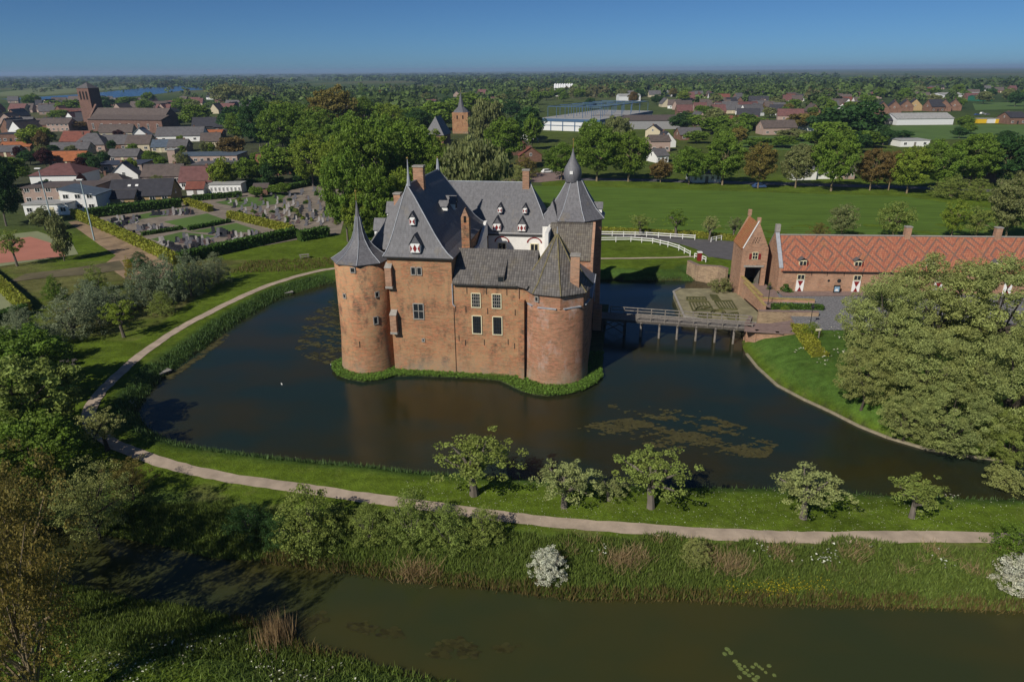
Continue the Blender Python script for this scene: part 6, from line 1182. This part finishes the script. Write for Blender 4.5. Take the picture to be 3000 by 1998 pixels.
# far woods: one continuous mass towards the horizon
HPA = np.array(HP)
def farwood(name, us, vs, label, kleaf, nq, hmin, hmax, rmul, thr, umin=-100):
    V = []; var = []
    u = RNG.uniform(-60, 2420, us); v = RNG.uniform(*vs, us)
    for a, b in zip(u, v):
        vh = b + (a - 1177) * 0.0077
        x, y = at(a, vh + 0, GZ)
        if y < 100 or y > 9500 or a < umin: continue
        if vh > 225 and (1225 < a < 1560 or (1990 < a and vh > 232) or (a > 1700 and vh > 262) or (1000 < a < 1100)): continue
        if float(wob(np.array(x), np.array(y * .35), .0035, 3)) + .4 * float(wob(np.array(x), np.array(y), .012, 1)) < thr: continue
        if y < 1500 and len(HP) and ((np.abs(HPA[:, 0] - x) < 12) & (HPA[:, 1] - y > -8) & (HPA[:, 1] - y < 45)).any(): continue
        if 190 < a < 400 and vh > 236: continue
        if umin < -70 and umin > -90 and a < 440 and vh < 238: continue
        if a < 470 and 190 < vh < (233 if umin > -90 or hmin > 8 else 215): 
            if random.random() < .86: continue
        r = random.uniform(3.5, 10.5) * rmul * max(1, y / 1500); h = random.uniform(hmin * .7, hmax * 1.1)
        rs = RNG; d = rs.normal(size=(nq, 3)); d /= np.linalg.norm(d, axis=1, keepdims=True); d[:, 2] = np.abs(d[:, 2])
        P = np.array([x, y, GZ]) + d * np.array([r, r, h]) * rs.uniform(.75, 1, (nq, 1)); P[:, 2] = np.maximum(P[:, 2], GZ + .5)
        V.append(leafquads(P, d, r * .34, rs, np.array([1, 1, min(1, h / r)]))); var.append(np.clip(random.random() * .6 + rs.random(nq) * .4, 0, 1))
    V = np.concatenate(V); var = np.concatenate(var); return tag(mesh_obj(name, np_mesh(name, V, 4, LF[kleaf], var)), label, "woodland", None, "stuff")
farwood("far_woods", 5200, (171, 214), "distant dark woodland stretching to the horizon", 'farc', 34, 9, 15, 1.2, -.05)
farwood("far_woods", 2600, (176, 222), "distant mixed green tree belts beyond the village", 'farg', 34, 9, 15, 1.1, -.2)
farwood("village_woods", 4200, (206, 268), "dense mixed trees between the village roofs, reading as one mass", 'farg', 60, 7, 13, .85, -.22, 540)
farwood("village_woods", 1100, (206, 258), "scattered garden trees among the distant village roofs on the left", 'farg', 50, 6, 10, .6, -.1, -80)
farwood("far_woods", 1500, (186, 226), "distant olive tinted tree belts", 'faro', 34, 9, 14, 1.1, .1)
m = MB()
for i, (u, v, s_) in enumerate(((735, 168, 1), (700, 168, 1), (1450, 163, 1))): pass
# ------------------------------------------------------------------ air, sky, sun
SUN_EL, SUN_AZ = R(38), R(39.5)      # light travels towards +Y, turned 39.5 deg to +X
m = MB(); m.box(0, 6400, -4, 24000, 19600, 70); hz_o = m.build("haze", None); hz_o.data.materials.clear(); hm_ = bpy.data.materials.new("haze_air"); hm_.use_nodes = True; hm_.node_tree.nodes.clear()
vo = hm_.node_tree.nodes.new("ShaderNodeVolumePrincipled"); ou = hm_.node_tree.nodes.new("ShaderNodeOutputMaterial"); hm_.node_tree.links.new(vo.outputs[0], ou.inputs["Volume"])
vo.inputs["Color"].default_value = (.5, .7, 1, 1); vo.inputs["Density"].default_value = 0.0001; vo.inputs["Anisotropy"].default_value = .1
hz_o.data.materials.append(hm_); tag(hz_o, "thin bluish air haze over the whole landscape", "haze", None, "stuff")
sun = bpy.data.lights.new("sun", 'SUN'); sun.energy = 4.3; sun.angle = R(.5); sun.color = (1, .93, .82); so = bpy.data.objects.new("sun", sun); COL.objects.link(so)
dv = Vector((math.sin(SUN_AZ) * math.cos(SUN_EL), math.cos(SUN_AZ) * math.cos(SUN_EL), -math.sin(SUN_EL))); so.rotation_euler = dv.to_track_quat('-Z', 'Y').to_euler(); so.location = (-40, -40, 80)
w = bpy.data.worlds.new("World"); SC.world = w; w.use_nodes = True; nt = w.node_tree; bg = nt.nodes["Background"]; sk = nt.nodes.new("ShaderNodeTexSky"); sk.sky_type = 'NISHITA'; sk.sun_disc = False
sk.sun_elevation = SUN_EL; sk.sun_rotation = math.atan2(-dv.x, -dv.y); sk.air_density = .5; sk.dust_density = .35; sk.ozone_density = 8.0; mx = nt.nodes.new('ShaderNodeMix'); mx.data_type = 'RGBA'; mx.blend_type = 'MULTIPLY'; mx.inputs[0].default_value = 1; mx.inputs[7].default_value = (.75, .98, 1.04, 1); nt.links.new(sk.outputs[0], mx.inputs[6]); nt.links.new(mx.outputs[2], bg.inputs[0]); bg.inputs[1].default_value = .06
SC.view_settings.view_transform = 'Standard'; SC.view_settings.look = 'None'; SC.view_settings.exposure = 0; SC.view_settings.gamma = 1; SC.view_settings.use_curve_mapping = False
SC.cycles.max_bounces = 6; SC.cycles.transparent_max_bounces = 4; SC.cycles.volume_bounces = 0
